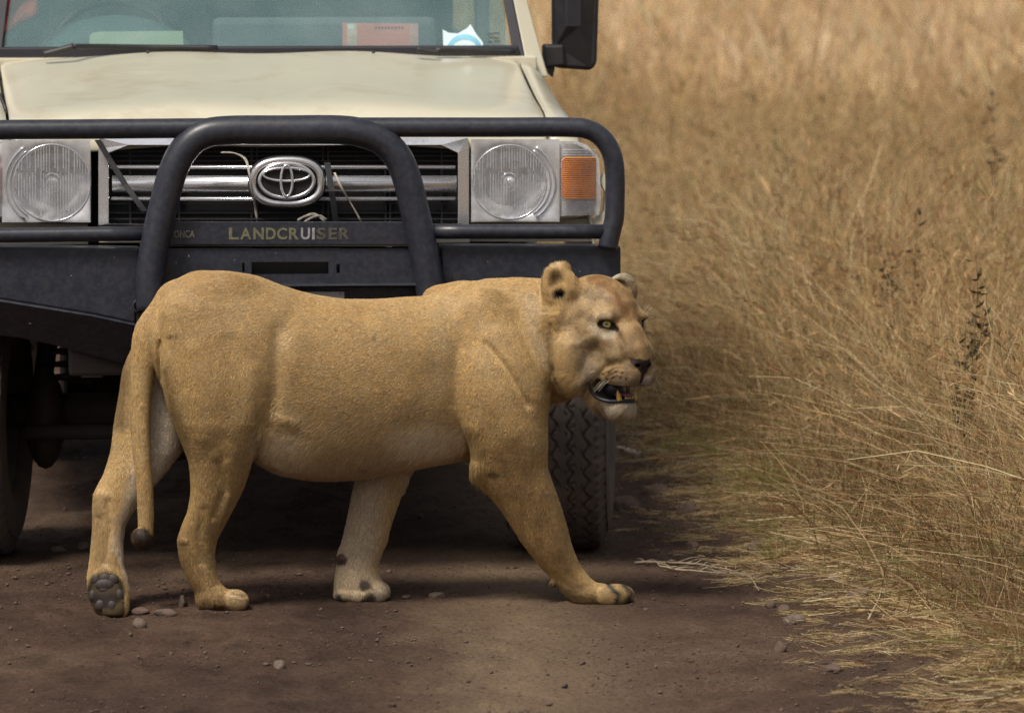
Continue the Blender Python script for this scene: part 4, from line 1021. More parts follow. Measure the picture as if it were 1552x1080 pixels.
# drop loose crumbs: keep the largest connected piece
def components(nv, Q):
    lab = np.arange(nv)
    while True:
        m = lab[Q].min(1); new = lab.copy()
        for c in range(4): np.minimum.at(new, Q[:, c], m)
        new = new[new]
        if (new == lab).all(): return lab
        lab = new
lab = components(len(LP), LQ); main = np.bincount(lab).argmax()
LQ = LQ[(lab[LQ] == main).all(1)]
keep = lab == main; remap = np.cumsum(keep) - 1; LP = LP[keep]; LQ = remap[LQ]
def normals(P, Q):
    n = np.cross(P[Q[:, 2]] - P[Q[:, 0]], P[Q[:, 3]] - P[Q[:, 1]]); out = np.zeros_like(P)
    for c in range(4):
        for k in range(3): out[:, k] += np.bincount(Q[:, c], n[:, k], len(P))
    return out / (np.linalg.norm(out, axis=1)[:, None] + 1e-9), n
LN, _ = normals(LP, LQ)
# the pixel frame is mirrored in y: outward = away from the inside
probe = np.clip(np.round((LP[:2000] + LN[:2000] * 4 - (GX0, GY0, GD0)) / GH).astype(int), 0, np.array(FLD.shape) - 1)
if FLD[tuple(probe.T)].mean() < 0: LN = -LN
LW = lion_world(LP)
_, qn = normals(LW, LQ); LNW, _ = normals(LW, LQ)
w2 = lion_world(LP + LN * 3) - LW
if (w2 * LNW).sum() < 0: LQ = LQ[:, ::-1]; LNW = -LNW

# ---- colour of the coat
def hlocal(P):
    q = P - HO; return q @ HF, q @ HR, q @ HU
def eye_q(f, r, u):
    a = np.stack([np.sqrt((f - ef) ** 2 + (r - er) ** 2 + (u - eu) ** 2) / (rad_ + 2.0) for ef, er, eu, rad_ in EYE_PTS])
    return a.min(0)
def coat(P, N):
    x, y, d = P.T; f, r, u = hlocal(P)
    n1 = fbm(x / 60, y / 60, d / 60, 3); n2 = fbm(x / 14 + 9, y / 14, d / 14, 3); n3 = fbm(x / 5, y / 5 + 4, d / 5, 2)
    tan = np.array((.575, .385, .172)); brown = np.array((.36, .21, .075)); cream = np.array((.62, .49, .32)); pale = np.array((.66, .55, .42)); dark = np.array((.030, .020, .015))
    C = np.tile(tan, (len(P), 1)); C = C * (1 + .20 * (n1 - .5) + .30 * (n2 - .5))[:, None]
    def mix(w, c):
        nonlocal C; w = np.clip(w, 0, 1)[:, None]; C = C * (1 - w) + np.asarray(c) * w
    def blob(cx, cy, rx, ry, soft=.4, near=None):
        q = np.sqrt(((x - cx) / rx) ** 2 + ((y - cy) / ry) ** 2) + (n2 - .5) * .35
        w = 1 - sstep(1 - soft, 1 + soft, q)
        if near is not None: w = w * near
        return w
    def line(P2, w, soft=.5):
        P2 = np.array(P2, float); best = np.full(len(x), 1e9)
        for A, B in zip(P2[:-1], P2[1:]):
            v = B - A; L = v.dot(v); t = np.clip(((x - A[0]) * v[0] + (y - A[1]) * v[1]) / L, 0, 1)
            best = np.minimum(best, (x - A[0] - v[0] * t) ** 2 + (y - A[1] - v[1] * t) ** 2)
        return np.exp(-best / (w * w))
    nearside = (N[:, 2] < .2).astype(float)
    head = 1 - sstep(62, 84, np.sqrt(((f + 50) / 1.35) ** 2 + r ** 2 + ((u + 20) / 1.5) ** 2))
    head = np.maximum(head, ((x > 905)).astype(float)) * (y < 665)
    body = 1 - head
    # ridge of the back is redder, flanks dusty
    top = pchip(x, [t[0] for t in TRUNK], [t[1] for t in TRUNK])
    mix(body * (1 - sstep(6, 44, y - top)) * (.2 + .3 * n1) * (y < 620), (.44, .26, .11))
    mix(body * blob(325, 430, 60, 20) * .45, (.30, .18, .08))
    mix(body * sstep(.50, .70, n1) * .28, brown); mix(body * sstep(.56, .40, n2) * .12, cream)
    # dust, and shading from the coat's lay painted into its colour: darker haunch and ribs, a pale band before the thigh
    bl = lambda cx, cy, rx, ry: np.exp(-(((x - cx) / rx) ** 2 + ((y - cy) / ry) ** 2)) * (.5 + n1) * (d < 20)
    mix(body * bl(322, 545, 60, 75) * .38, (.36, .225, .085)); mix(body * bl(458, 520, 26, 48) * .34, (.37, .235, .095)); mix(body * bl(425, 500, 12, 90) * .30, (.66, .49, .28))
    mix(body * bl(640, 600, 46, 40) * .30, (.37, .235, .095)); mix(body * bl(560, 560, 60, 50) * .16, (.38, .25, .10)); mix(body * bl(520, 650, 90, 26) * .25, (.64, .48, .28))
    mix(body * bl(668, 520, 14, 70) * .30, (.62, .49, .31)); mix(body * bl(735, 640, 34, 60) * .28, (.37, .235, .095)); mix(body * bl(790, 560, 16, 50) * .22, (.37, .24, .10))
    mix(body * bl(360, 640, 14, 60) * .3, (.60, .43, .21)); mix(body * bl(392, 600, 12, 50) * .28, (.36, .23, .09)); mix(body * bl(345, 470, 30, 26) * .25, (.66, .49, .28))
    # belly, inner faces
    bot = pchip(x, [t[0] for t in TRUNK], [t[2] for t in TRUNK])
    belly = sstep(62, 8, bot - y) * (x > 380) * sstep(716, 704, x) * (y < 735) * (d > -112)
    mix(body * belly * (.45 + .5 * n1), cream * .92)
    mix(blob(656, 668, 54, 24, .6) * .9 * (x < 708) * (N[:, 1] > -.3), (.84, .67, .45))
    mix(blob(430, 684, 44, 30, .6) * .85 * (x > 393) * (N[:, 2] < .4), (.84, .66, .42)); mix(line([(402, 650), (398, 672), (392, 698)], 4) * .4, (.28, .18, .09)); mix(line([(418, 628), (440, 622), (470, 640)], 12) * .4, (.62, .46, .26)); mix(line([(405, 640), (430, 652), (455, 655)], 4) * .35, (.25, .15, .07))
    farf = (x > 495) * (x < 640) * (y > 690) * (d > 20)
    mix(farf * (.75 - .3 * sstep(560, 600, x)), (.56, .44, .31)); mix(farf * line([(600, 720), (585, 800), (572, 860)], 10) * .6, tan)
    inner = (x < 290) * (y > 560) * (y < 900) * (d > -40) * (N[:, 2] < .3) * ((x - 140) / 120 > (760 - y) / 400 - .15)
    mix(inner * .95 * sstep(205, 232, x + (y - 640) * .25), (.74, .62, .48))
    mix(line([(184, 640), (186, 600), (192, 530)], 11) * .8 * (d > -22), (.20, .13, .055))  # this and the next strip paint the far thigh's shade beside the tail
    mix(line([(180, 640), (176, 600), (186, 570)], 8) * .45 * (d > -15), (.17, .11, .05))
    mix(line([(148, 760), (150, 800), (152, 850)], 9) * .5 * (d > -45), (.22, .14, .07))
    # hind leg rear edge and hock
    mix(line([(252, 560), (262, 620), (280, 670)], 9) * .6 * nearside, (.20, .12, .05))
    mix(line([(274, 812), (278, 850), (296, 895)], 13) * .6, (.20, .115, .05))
    mix(line([(310, 914), (330, 920)], 10) * .85, (.06, .04, .03))
    mix(blob(360, 905, 20, 16) * .6 * (y > 888), cream)
    mix(line([(335, 745), (316, 760), (310, 790)], 6) * .15, (.26, .16, .075))
    # knees
    mix(blob(748, 718, 9, 5) * .8, (.12, .075, .045)); mix(blob(838, 888, 7, 9) * .95, (.07, .045, .04))
    mix(blob(861, 860, 5, 6) * .5, (.18, .11, .06))
    mix(blob(518, 845, 10, 9, .2) * (d > 20), (.11, .06, .045))
    mix(blob(554, 884, 9, 8) * .9 * (d > 10), (.05, .04, .035)); mix(blob(562, 904, 9, 9) * .85 * (d > 10), (.05, .045, .045))
    mix(blob(513, 905, 5, 9) * .9, (.05, .045, .04)); mix(blob(580, 900, 12, 14) * .5 * (d > 10), (.62, .54, .42))
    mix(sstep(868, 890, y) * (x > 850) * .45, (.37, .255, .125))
    mix(line([(918, 886), (934, 899), (931, 914)], 3.4) * .98 * (x > 912), (.035, .032, .032))
    mix(line([(940, 884), (954, 897), (950, 913)], 3.8) * .95 * (x > 930), (.035, .032, .032))
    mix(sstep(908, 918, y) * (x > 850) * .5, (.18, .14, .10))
    # udder and scars
    mix(blob(420, 703, 4, 5) * .8, (.09, .06, .05)); mix(blob(555, 704, 8, 3) * .6, (.16, .09, .06)); mix(blob(569, 511, 3, 5) * .55, (.14, .09, .06))
    mix(blob(510, 500, 2, 3) * .5 + blob(585, 593, 3, 2) * .5 + blob(268, 508, 2, 3) * .6, (.12, .08, .05))
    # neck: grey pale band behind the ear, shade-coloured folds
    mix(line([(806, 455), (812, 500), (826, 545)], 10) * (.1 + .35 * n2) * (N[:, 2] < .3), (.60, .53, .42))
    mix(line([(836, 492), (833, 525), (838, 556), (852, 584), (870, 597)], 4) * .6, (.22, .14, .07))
    # tail tuft
    mix(blob(216, 812, 17, 15, .15) * (y > 797) * (d < -35), (.045, .025, .016))
    # pads of the raised paw
    mix((1 - sstep(.85, 1.1, np.sqrt(((x - 160) / 29) ** 2 + ((y - 892) / 30) ** 2))) * (d < -28) * (x < 200) * .92, (.012, .009, .008))
    mix((y > 896) * (x < 188) * (x > 130) * (d < -30) * sstep(893, 905, y) * .85, (.014, .010, .009))
    # ---- head
    H = head
    mix(H * .55 * sstep(10, 40, np.abs(r)) * sstep(60, 5, u) * sstep(-80, -10, u), (.58, .42, .23))
    mix(H * line([(905, 425), (925, 440), (940, 462), (958, 480)], 11) * (.65 + .3 * n2), (.33, .165, .065))
    mix(H * blob(931, 477, 5, 9) * .9, (.36, .18, .06)); mix(H * line([(930, 420), (944, 436), (958, 455)], 7) * .6, (.30, .16, .07))
    mix(H * blob(905, 450, 26, 16) * .35, cream)
    for ex, ey in ((908, 481), (932, 478)): mix(H * blob(ex, ey - 4, 12, 7) * .3, cream)
    mix(H * line([(902, 496), (910, 506), (926, 508)], 6) * .75, (.70, .60, .44))      # pale under the eye
    mix(H * line([(927, 495), (937, 502)], 2.6) * .9, (.07, .045, .03)); mix(H * line([(934, 502), (942, 514), (946, 528)], 5) * .7, (.25, .145, .07))    # tear line
    mix(H * blob(905, 522, 24, 12) * .7, (.29, .18, .085)); mix(H * blob(928, 520, 10, 14) * .4, (.33, .21, .10)); mix(H * blob(960, 492, 8, 12) * .35, (.36, .21, .10))
    mix(H * blob(962, 512, 20, 22) * .4, (.38, .23, .10)); mix(H * line([(845, 500), (850, 530), (862, 555)], 8) * .3, (.36, .23, .11))
    mix(H * blob(958, 535, 9, 6) * .45 * (n3 > .45), (.16, .11, .08))
    mix(H * blob(872, 545, 32, 34) * .4, (.66, .52, .36)); mix(H * blob(888, 572, 20, 26) * .55, (.66, .56, .46))
    mix(H * sstep(-70, -84, u) * sstep(5, 34, f) * .85, (.70, .64, .54))
    mix(H * sstep(-70, -84, u) * sstep(-35, -5, f) * .45, (.60, .44, .25))
    for yy in (556, 562, 569): mix(H * line([(918, yy + 8), (935, yy), (952, yy + 2)], 1.7) * .8, (.13, .08, .045))   # whisker rows
    mix(H * (u < -108) * (f > -75) * sstep(-108, -118, u) * .9, (.78, .66, .50))
    mix(H * line([(868, 500), (880, 520), (884, 545)], 12) * .25, (.36, .24, .12))
    mix(H * sstep(.48, .62, n1) * .35, (.38, .23, .10)); mix(H * sstep(.52, .7, n2) * .30, (.34, .21, .10)); mix(H * blob(905, 536, 20, 12) * .4, (.34, .21, .10)); mix(H * blob(936, 545, 14, 12) * .3, (.40, .26, .13)); mix(H * blob(912, 540, 30, 16) * .3, (.60, .46, .28))
    mix(H * line([(945, 500), (958, 520), (962, 540)], 8) * .35, (.36, .22, .11)); mix(H * line([(965, 470), (972, 500), (982, 530)], 7) * .3, (.42, .27, .14))
    mix(H * line([(912, 430), (935, 452), (952, 478)], 4) * (n3 > .48) * .6, (.24, .13, .06))
    mix(H * (1 - sstep(5, 10, np.sqrt((f - 40) ** 2 * .3 + (np.abs(r + 8) ) ** 2 + (u + 84) ** 2 * .6))) * .9, (.82, .79, .74))
    mix(H * line([(898, 498), (906, 507), (920, 510), (931, 506)], 5) * .6, (.76, .65, .48)); mix(H * line([(904, 482), (916, 477), (926, 479)], 5) * .35, (.70, .58, .40))
    mix(H * line([(936, 504), (945, 520), (950, 538)], 5) * .5, (.24, .14, .07)); mix(H * blob(890, 512, 22, 13) * .35, (.34, .22, .11)); mix(H * blob(878, 470, 10, 14) * .3, (.36, .22, .10))
    dk = np.array((.22, .13, .055))
    C = C * (1 - H * (.10 + .30 * sstep(.42, .62, n2) * (u > -75)))[:, None]
    mix(H * blob(908, 524, 22, 10) * .4, dk); mix(H * blob(966, 534, 16, 9) * .45, (.33, .20, .10)); mix(H * blob(958, 534, 8, 5) * sstep(.45, .6, n3) * .6, (.14, .09, .06))
    mix(H * line([(902, 424), (922, 436), (940, 456), (950, 472)], 6) * .5, (.27, .13, .05)); mix(H * line([(934, 452), (942, 468)], 4) * .5, (.25, .13, .06))
    mix(H * blob(870, 448, 9, 6) * .5, (.22, .13, .06)); mix(H * line([(872, 462), (862, 476), (852, 490)], 5) * .4, (.30, .18, .08)); mix(H * blob(890, 545, 16, 12) * .25, dk)
    for wx, wy in ((915, 566), (924, 563), (934, 562), (944, 564), (920, 573), (930, 571), (941, 572), (950, 573)): mix(H * blob(wx, wy, 2.4, 1.7) * .95, (.07, .04, .025))
    mix(H * line([(935, 545), (948, 549), (957, 553)], 2.5) * .35, dk)
    # eye rims
    for sgn in (1, -1):
        mix(1 - sstep(.96, 1.12, eye_q(f, r * sgn, u)), dark)
    # nose, philtrum, lips
    mix(H * (1 - sstep(18, 30, np.abs(r))) * sstep(-48, -60, u) * (f > 24) * .5, (.22, .14, .08))
    nose = (f > 26) * (u > -75) * sstep(21.5, 19, np.abs(r) + np.maximum(0, -(u + 57)) * 1.05) * sstep(-50.5, -53, u - np.abs(r) * .18)
    mix(nose, (.022, .014, .013))
    mix((f > 34) * (np.abs(r) < 2.6) * (u < -66) * (u > -92) * .95, (.03, .02, .018))
    mix((f > 30) * (np.abs(r) < 9) * (u < -89) * (u > -99) * .9, (.10, .055, .05))
    # inside of the mouth: black lips, dark gums
    P2 = [(-19, -95), (-6, -101.5), (10, -104.5), (40, -105.5)]
    best = np.full(len(x), 1e9)
    for A, B in zip(P2[:-1], P2[1:]):
        A = np.array(A, float); B = np.array(B, float); v = B - A; t = np.clip(((f - A[0]) * v[0] + (u - A[1]) * v[1]) / v.dot(v), 0, 1)
        best = np.minimum(best, np.hypot(f - A[0] - v[0] * t, u - A[1] - v[1] * t))
    mouth = H * (1 - sstep(15.2, 18.0, best + np.where(u > -100, 1.2, .6) + sstep(-15, 15, f) * 1.5)) * (f < 44)
    mix(mouth, (.022, .020, .026))
    # ears
    e1 = np.sqrt(((x - 846) / 20) ** 2 + ((y - 436) / 30) ** 2); earm = (1 - sstep(.8, 1.25, e1)) * (d < -20)
    mix(earm * .4, (.60, .40, .18)); mix(earm * blob(842, 428, 7, 9) * .5, (.17, .11, .06))
    mix((1 - sstep(.7, 1.15, np.sqrt(((x - 849) / 11) ** 2 + ((y - 451) / 8) ** 2))) * (d < -20) * .98, (.012, .009, .008))
    mix(earm * sstep(412, 402, y) * .8, (.70, .62, .48))
    mix(H * blob(870, 452, 9, 7) * .5, (.26, .16, .08)); mix(H * blob(848, 480, 9, 6) * .45, (.30, .19, .10))
    mix((x > 925) * (y < 425) * (d > -25) * .75, (.55, .49, .38)); mix((x > 940) * (y < 455) * (d > -20) * .3, cream)
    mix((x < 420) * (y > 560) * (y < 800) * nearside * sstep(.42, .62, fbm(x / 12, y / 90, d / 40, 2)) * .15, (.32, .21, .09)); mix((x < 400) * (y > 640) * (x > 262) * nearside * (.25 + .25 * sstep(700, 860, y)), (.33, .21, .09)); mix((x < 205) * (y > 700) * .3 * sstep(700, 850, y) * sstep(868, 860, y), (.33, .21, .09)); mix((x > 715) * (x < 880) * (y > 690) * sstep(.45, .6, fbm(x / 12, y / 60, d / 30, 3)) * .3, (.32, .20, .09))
    bare = np.maximum.reduce([nose, mouth * 1.0, (1 - sstep(.95, 1.15, eye_q(f, np.abs(r), u))),
                              (1 - sstep(.6, .95, np.sqrt(((x - 160) / 28) ** 2 + ((y - 892) / 29) ** 2))) * (d < -30) * (x < 200),
                              (y > 897) * (x < 186) * (x > 130) * (d < -30) * 1.0,
                              (1 - sstep(.5, .9, np.sqrt(((x - 518) / 9) ** 2 + ((y - 845) / 8) ** 2))) * (d > 20),
                              (1 - sstep(.5, .9, np.sqrt(((x - 838) / 7) ** 2 + ((y - 888) / 8) ** 2))) * (d < 40) * (x < 846)])
    return np.clip(C, .004, .9), np.clip(bare, 0, 1)

def lion_skin_mat():
    m, nt, b = new_mat('lion_skin')
    a = nt.nodes.new('ShaderNodeAttribute'); a.attribute_name = 'coat'
    n = noise_tex(nt, 300, 3, vec=objco(nt)); c = mixc(nt, .35, a.outputs[0], n.outputs[0], 'OVERLAY')
    nt.links.new(c, b.inputs['Base Color']); b.inputs['Roughness'].default_value = .62; b.inputs['Specular IOR Level'].default_value = .25
    bump(nt, b, n.outputs[0], .25, .003)
    return m
def fur_mat():
    m, nt, b = new_mat('lion_fur')
    a = nt.nodes.new('ShaderNodeAttribute'); a.attribute_name = 'coat'
    g = nt.nodes.new('ShaderNodeAttribute'); g.attribute_name = 'skin_normal'
    geo = nt.nodes.new('ShaderNodeNewGeometry'); mx = nt.nodes.new('ShaderNodeMix'); mx.data_type = 'VECTOR'; mx.inputs[0].default_value = .72
    nt.links.new(geo.outputs['Normal'], mx.inputs[4]); nt.links.new(g.outputs['Vector'], mx.inputs[5])
    nm = nt.nodes.new('ShaderNodeVectorMath'); nm.operation = 'NORMALIZE'; nt.links.new(mx.outputs[1], nm.inputs[0])
    nt.links.new(nm.outputs[0], b.inputs['Normal']); nt.links.new(a.outputs[0], b.inputs['Base Color'])
    b.inputs['Roughness'].default_value = .46; b.inputs['Specular IOR Level'].default_value = .30
    return m
SKIN, FUR = lion_skin_mat(), fur_mat()
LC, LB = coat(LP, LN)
lion = big_mesh('lioness', LW, LQ, SKIN)
tag(lion, 'tawny lioness striding right across the dirt track, mouth open, head turned half to us', 'lion')
LION_AT = np.array(pt(560, 600, YL)); LION_AT[2] = 0.0
def recentre(o, at):
    at = np.array(at); m = o.data
    n = len(m.vertices); co = np.empty(n * 3, np.float32); m.vertices.foreach_get('co', co)
    m.vertices.foreach_set('co', (co.reshape(-1, 3) - at).ravel().astype(np.float32)); o.location = at; m.update()
recentre(lion, LION_AT)
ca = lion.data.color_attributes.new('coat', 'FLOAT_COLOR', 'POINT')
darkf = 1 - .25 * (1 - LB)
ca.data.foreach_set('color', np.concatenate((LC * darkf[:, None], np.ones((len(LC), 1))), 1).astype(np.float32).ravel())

# ---- fur
def flow(P):
    """which way the hair lies, in the pixel frame"""
    x, y, d = P.T; f, r, u = hlocal(P); F = np.zeros_like(P)
    F[:, 0] = -1.0; F[:, 1] = .55
    leg = sstep(640, 720, y)[:, None]; F = F * (1 - leg) + np.array((-.15, 1.0, 0)) * leg
    sh = (sstep(690, 720, x) * sstep(845, 820, x) * sstep(430, 520, y))[:, None] * .7; F = F * (1 - sh) + np.array((-.45, 1.0, 0)) * sh
    hip = (sstep(420, 380, x) * sstep(430, 560, y))[:, None] * .8; F = F * (1 - hip) + np.array((-.25, 1.0, 0)) * hip
    tl = ((x < 245) & (d < -15) & (y > 470))[:, None] * 1.0; F = F * (1 - tl) + np.array((-.05, 1.0, 0)) * tl
    paw = (sstep(868, 892, y) * (x > 850))[:, None]; F = F * (1 - paw) + np.array((1.0, .35, 0)) * paw
    paw = (sstep(890, 900, y) * (x > 325) * (x < 400))[:, None]; F = F * (1 - paw) + np.array((1.0, .35, 0)) * paw
    hd = ((x > 836) & (y < 665) & (np.sqrt(((f + 50) / 1.3) ** 2 + r ** 2 + ((u + 30) / 1.4) ** 2) < 80))[:, None] * 1.0
    o = P - hp(42, 0, -52); o /= np.linalg.norm(o, axis=1)[:, None] + 1e-6
    o = o + HU * (-.35) * sstep(-20, -90, u)[:, None]
    F = F * (1 - hd) + o * hd
    ear = ((x < 872) & (y < 474) & (x > 820) & (d < -20))[:, None] * 1.0; F = F * (1 - ear) + np.array((-.35, -.9, 0)) * ear
    return F
def hair_len(P, N, f, r, u):
    x, y, d = P.T; L = np.full(len(P), 4.3)
    L = np.where((x > 836) & (f > -75) & (y < 665), 3.9, L); L = np.where((x > 836) & (f > -12) & (y < 665), 2.3, L)
    L += 9 * sstep(600, 690, y) * (x > 395) * (x < 735) * (y < 735) * (N[:, 1] > .1)      # belly
    L = np.where((y > 700) & (x < 390), 5.5, L); L = np.where((y > 740) & (x > 500), 5.5, L); L = np.where(y > 870, 5, L)
    L += 6 * ((x < 420) & (x > 395) & (y > 600) & (y < 660))
    L += 11 * ((y < 665) * (x > 836) * (u < -112) * (f > -70) * sstep(-112, -124, u))                       # chin
    L += 10 * ((x > 825) * (x < 905) * (y > 560) * (y < 620) * (N[:, 1] > .15))                # throat ruff
    L += 3 * ((y < 620) * (x > 836) * (f < -60) * (u < -20))
    L += 4 * ((x > 712) & (x < 728) & (y > 690) & (y < 722))
    L += 5 * ((x > 820) * (x < 872) * (y > 402) * (y < 500) * (d < -20))
    L += 4 * ((x < 236) & (y > 798) & (y < 830) & (d < -35))
    return L
def make_fur(n, P, N, Q, name):
    a = P[Q[:, 0]]; area = .5 * np.linalg.norm(np.cross(P[Q[:, 2]] - a, P[Q[:, 3]] - P[Q[:, 1]]), axis=1)
    c = P[Q].mean(1); wgt = area * np.where(N[Q[:, 0], 2] < .45, 1.0, .45) * np.where(c[:, 0] > 836, 1.7, 1.0)
    wgt *= 1 - LB[Q[:, 0]] * .999
    qi = RNG.choice(len(Q), n, p=wgt / wgt.sum()); s, t = RNG.random(n)[:, None], RNG.random(n)[:, None]
    q = Q[qi]
    def bl(A): return (A[q[:, 0]] * (1 - s) + A[q[:, 1]] * s) * (1 - t) + (A[q[:, 3]] * (1 - s) + A[q[:, 2]] * s) * t
    p, nn = bl(P), bl(N); nn /= np.linalg.norm(nn, axis=1)[:, None] + 1e-9
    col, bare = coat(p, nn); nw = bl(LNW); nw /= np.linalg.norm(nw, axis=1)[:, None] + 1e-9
    f, r, u = hlocal(p)
    F = flow(p); cl = np.stack([vnoise(p[:, 0] / 6 + k * 13, p[:, 1] / 6, p[:, 2] / 6) - .5 for k in range(3)], 1)
    F = F / (np.linalg.norm(F, axis=1)[:, None] + 1e-9) + cl * .38 + RNG.normal(0, .22, F.shape)
    F -= nn * (F * nn).sum(1)[:, None]; F /= np.linalg.norm(F, axis=1)[:, None] + 1e-9
    L = hair_len(p, nn, f, r, u) * (.65 + .7 * RNG.random(n)) * (1 - .85 * bare)
    lift = .22 + .16 * RNG.random(n)
    pts_ = []
    for k, tt in enumerate((0, .45, 1.0)):
        bend = lift * tt * (1.15 - .5 * tt)
        q3 = p + (F * tt + nn * bend[:, None]) * L[:, None] + np.array((0, 1.0, 0)) * (L * .10 * tt * tt)[:, None]
        if k == 0: q3 = p - nn * .6
        pts_.append(lion_world(q3))
    PT = np.stack(pts_, 1).reshape(-1, 3) - LION_AT
    hc = bpy.data.hair_curves.new(name); hc.add_curves([3] * n)
    hc.attributes['position'].data.foreach_set('vector', PT.astype(np.float32).ravel())
    ra = hc.attributes.get('radius') or hc.attributes.new('radius', 'FLOAT', 'POINT')
    thick = np.where(p[:, 0] > 836, .00034, .00050) * (.8 + .5 * RNG.random(n))
    ra.data.foreach_set('value', (thick[:, None] * np.array((1.0, .85, .15))).astype(np.float32).ravel())
    ca = hc.attributes.new('coat', 'FLOAT_COLOR', 'CURVE')
    sp = vnoise(p[:, 0] / 2.6, p[:, 1] / 2.6, p[:, 2] / 2.6) - .5; sp2 = vnoise(p[:, 0] / 5.5 + 30, p[:, 1] / 4.0, p[:, 2] / 5.5) - .5
    bri = np.exp(RNG.normal(0, .17, n) + (sp * .24 + sp2 * .20) * np.where((p[:, 0] > 836) & (p[:, 1] < 665), .55, 1.0)); warm = RNG.normal(0, .05, n)
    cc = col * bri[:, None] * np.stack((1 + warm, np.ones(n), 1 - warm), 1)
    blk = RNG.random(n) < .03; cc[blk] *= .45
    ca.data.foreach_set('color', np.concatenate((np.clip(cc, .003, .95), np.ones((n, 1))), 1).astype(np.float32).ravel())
    na = hc.attributes.new('skin_normal', 'FLOAT_VECTOR', 'CURVE'); na.data.foreach_set('vector', nw.astype(np.float32).ravel())
    hc.materials.append(FUR)
    o = bpy.data.objects.new(name, hc); COL.objects.link(o); o.parent = lion; o['kind'] = 'stuff'
    return o
N_FUR = 640000
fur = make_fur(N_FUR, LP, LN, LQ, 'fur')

# ---- eyes, teeth, tongue, whiskers, pads
def lpt(p): return lion_world(np.array(p, float)[None])[0]
def lell(mb, c, r, rot=None, nu=16, nv=10):
    """ellipsoid given in the pixel frame"""
    v0 = len(mb.v); t = MB(); t.ell(c, r, nu, nv, rot); w = lion_world(np.array(t.v)); mb.add(w, t.f); return mb
def eye_mat():
    m, nt, b = new_mat('eye'); a = nt.nodes.new('ShaderNodeAttribute'); a.attribute_name = 'tint'
    nt.links.new(a.outputs[0], b.inputs['Base Color']); b.inputs['Roughness'].default_value = .06; b.inputs['Specular IOR Level'].default_value = .6
    return m
EYE = eye_mat()
for sgn in (1, -1):
    c = hp(EYE_C[0], EYE_C[1] * sgn, EYE_C[2]); rad = 10.2
    t = MB(); t.ell(c, (rad, rad, rad), 64, 48); V = np.array(t.v)
    gaze = np.array((.30, -.02, -.955)) if sgn > 0 else np.array((.80, 0.02, -.62)); gaze /= np.linalg.norm(gaze)
    tgt = np.array(hp(6.0, 40.5, 1.0)) if sgn > 0 else None
    if tgt is not None: gaze = tgt - c; gaze = gaze / np.linalg.norm(gaze); gaze = np.array((-.06, .0, -1.0)); gaze /= np.linalg.norm(gaze)
    ang = np.degrees(np.arccos(np.clip(((V - c) / rad) @ gaze, -1, 1)))
    colr = np.zeros((len(V), 4)); colr[:, 3] = 1
    colr[:, :3] = (.06, .035, .02)
    w = ang < 42; colr[w, :3] = np.array((.34, .29, .09)); w = ang < 36; colr[w, :3] = (.62, .54, .20); w = ang < 10; colr[w, :3] = (.006, .006, .006)
    w = (ang > 40) & (ang < 50); colr[w, :3] = (.03, .02, .012)
    o = mesh_obj('eye', lion_world(V), t.f, EYE, lion, True)
    ca = o.data.color_attributes.new('tint', 'FLOAT_COLOR', 'POINT'); ca.data.foreach_set('color', colr.astype(np.float32).ravel())
TOOTH = simple('tooth', (.62, .36, .10), .3, var=.3, scale=120)
TONGUE = simple('tongue', (.20, .075, .085), .35, var=.3, scale=200)
GUM = simple('gum', (.012, .008, .010), .3, var=.3, scale=100)
LIP = simple('lip', (.016, .017, .026), .45, var=.3, scale=150)
mb = MB(); lell(mb, hp(-34, 0, -100), (24, 19, 24), np.stack((HF, HR, HU), 1)); mb.make('throat', GUM, lion, True)
mb = MB(); t = MB(); t.ell(hp(-6, 0, -106), (23, 11, 4.5), 16, 10, np.stack((HF, HR, HU), 1)); mb.add(lion_world(np.array(t.v)), t.f); mb.make('tongue', TONGUE, lion, True)
def tooth(a, b, ra, bend=(0, 0)):
    P = [np.array(hp(*a)) * (1 - t) + np.array(hp(*b)) * t + HF * bend[0] * t * (1 - t) for t in (0, .3, .6, .85, 1)]
    t = MB(); t.tube(P, [ra, ra * .95, ra * .75, ra * .42, .3], 8); mb = MB(); mb.add(lion_world(np.array(t.v)), t.f); return mb.make('tooth', TOOTH, lion, True)
tooth((6, 15, -115), (2, 17, -98), 4.2); tooth((6, -13, -115), (3, -14, -99), 4.4)
for k in (-6, -2, 2, 6): tooth((9, k, -114), (9, k, -107), 1.8)
# lower lip, a glossy black rim
P = [hp(-34, 42, -84), hp(-34, 40, -99), hp(-26, 34, -110), hp(-12, 25, -115.5), hp(2, 17, -115.5), hp(10, 8, -115), hp(12, 0, -115), hp(8, -10, -114), hp(-8, -24, -113), hp(-24, -34, -106)]
t = MB(); t.tube(smooth_path(P, 5), list(np.interp(np.linspace(0, 1, len(P) * 5 - 4), [0, .2, .4, 1], [1.2, 2.4, 3.0, 2.8])), 8); mb = MB(); mb.add(lion_world(np.array(t.v)), t.f); mb.make('lip', LIP, lion, True)
WH = simple('whisker', (.70, .62, .47), .4, var=.05)
def whisker(a, dirv, L, sag=.2, r0=.42):
    dirv = np.array(dirv, float); dirv /= np.linalg.norm(dirv)
    P = [np.array(a) + dirv * L * t + np.array((0, 1, 0)) * sag * L * t * t for t in np.linspace(0, 1, 7)]
    t = MB(); t.tube(P, list(np.linspace(r0, .1, 7)), 4, False); mb = MB(); mb.add(lion_world(np.array(t.v)), t.f)
    return mb.make('whisker', WH, lion, True)
rw = random.Random(3)
for k in range(6):
    whisker(hp(rw.uniform(-8, 18), rw.uniform(34, 38) - 2, rw.uniform(-88, -74)), (-.8 - rw.random() * .3, .25 + rw.random() * .5, -.35), rw.uniform(14, 30), .22, .16)
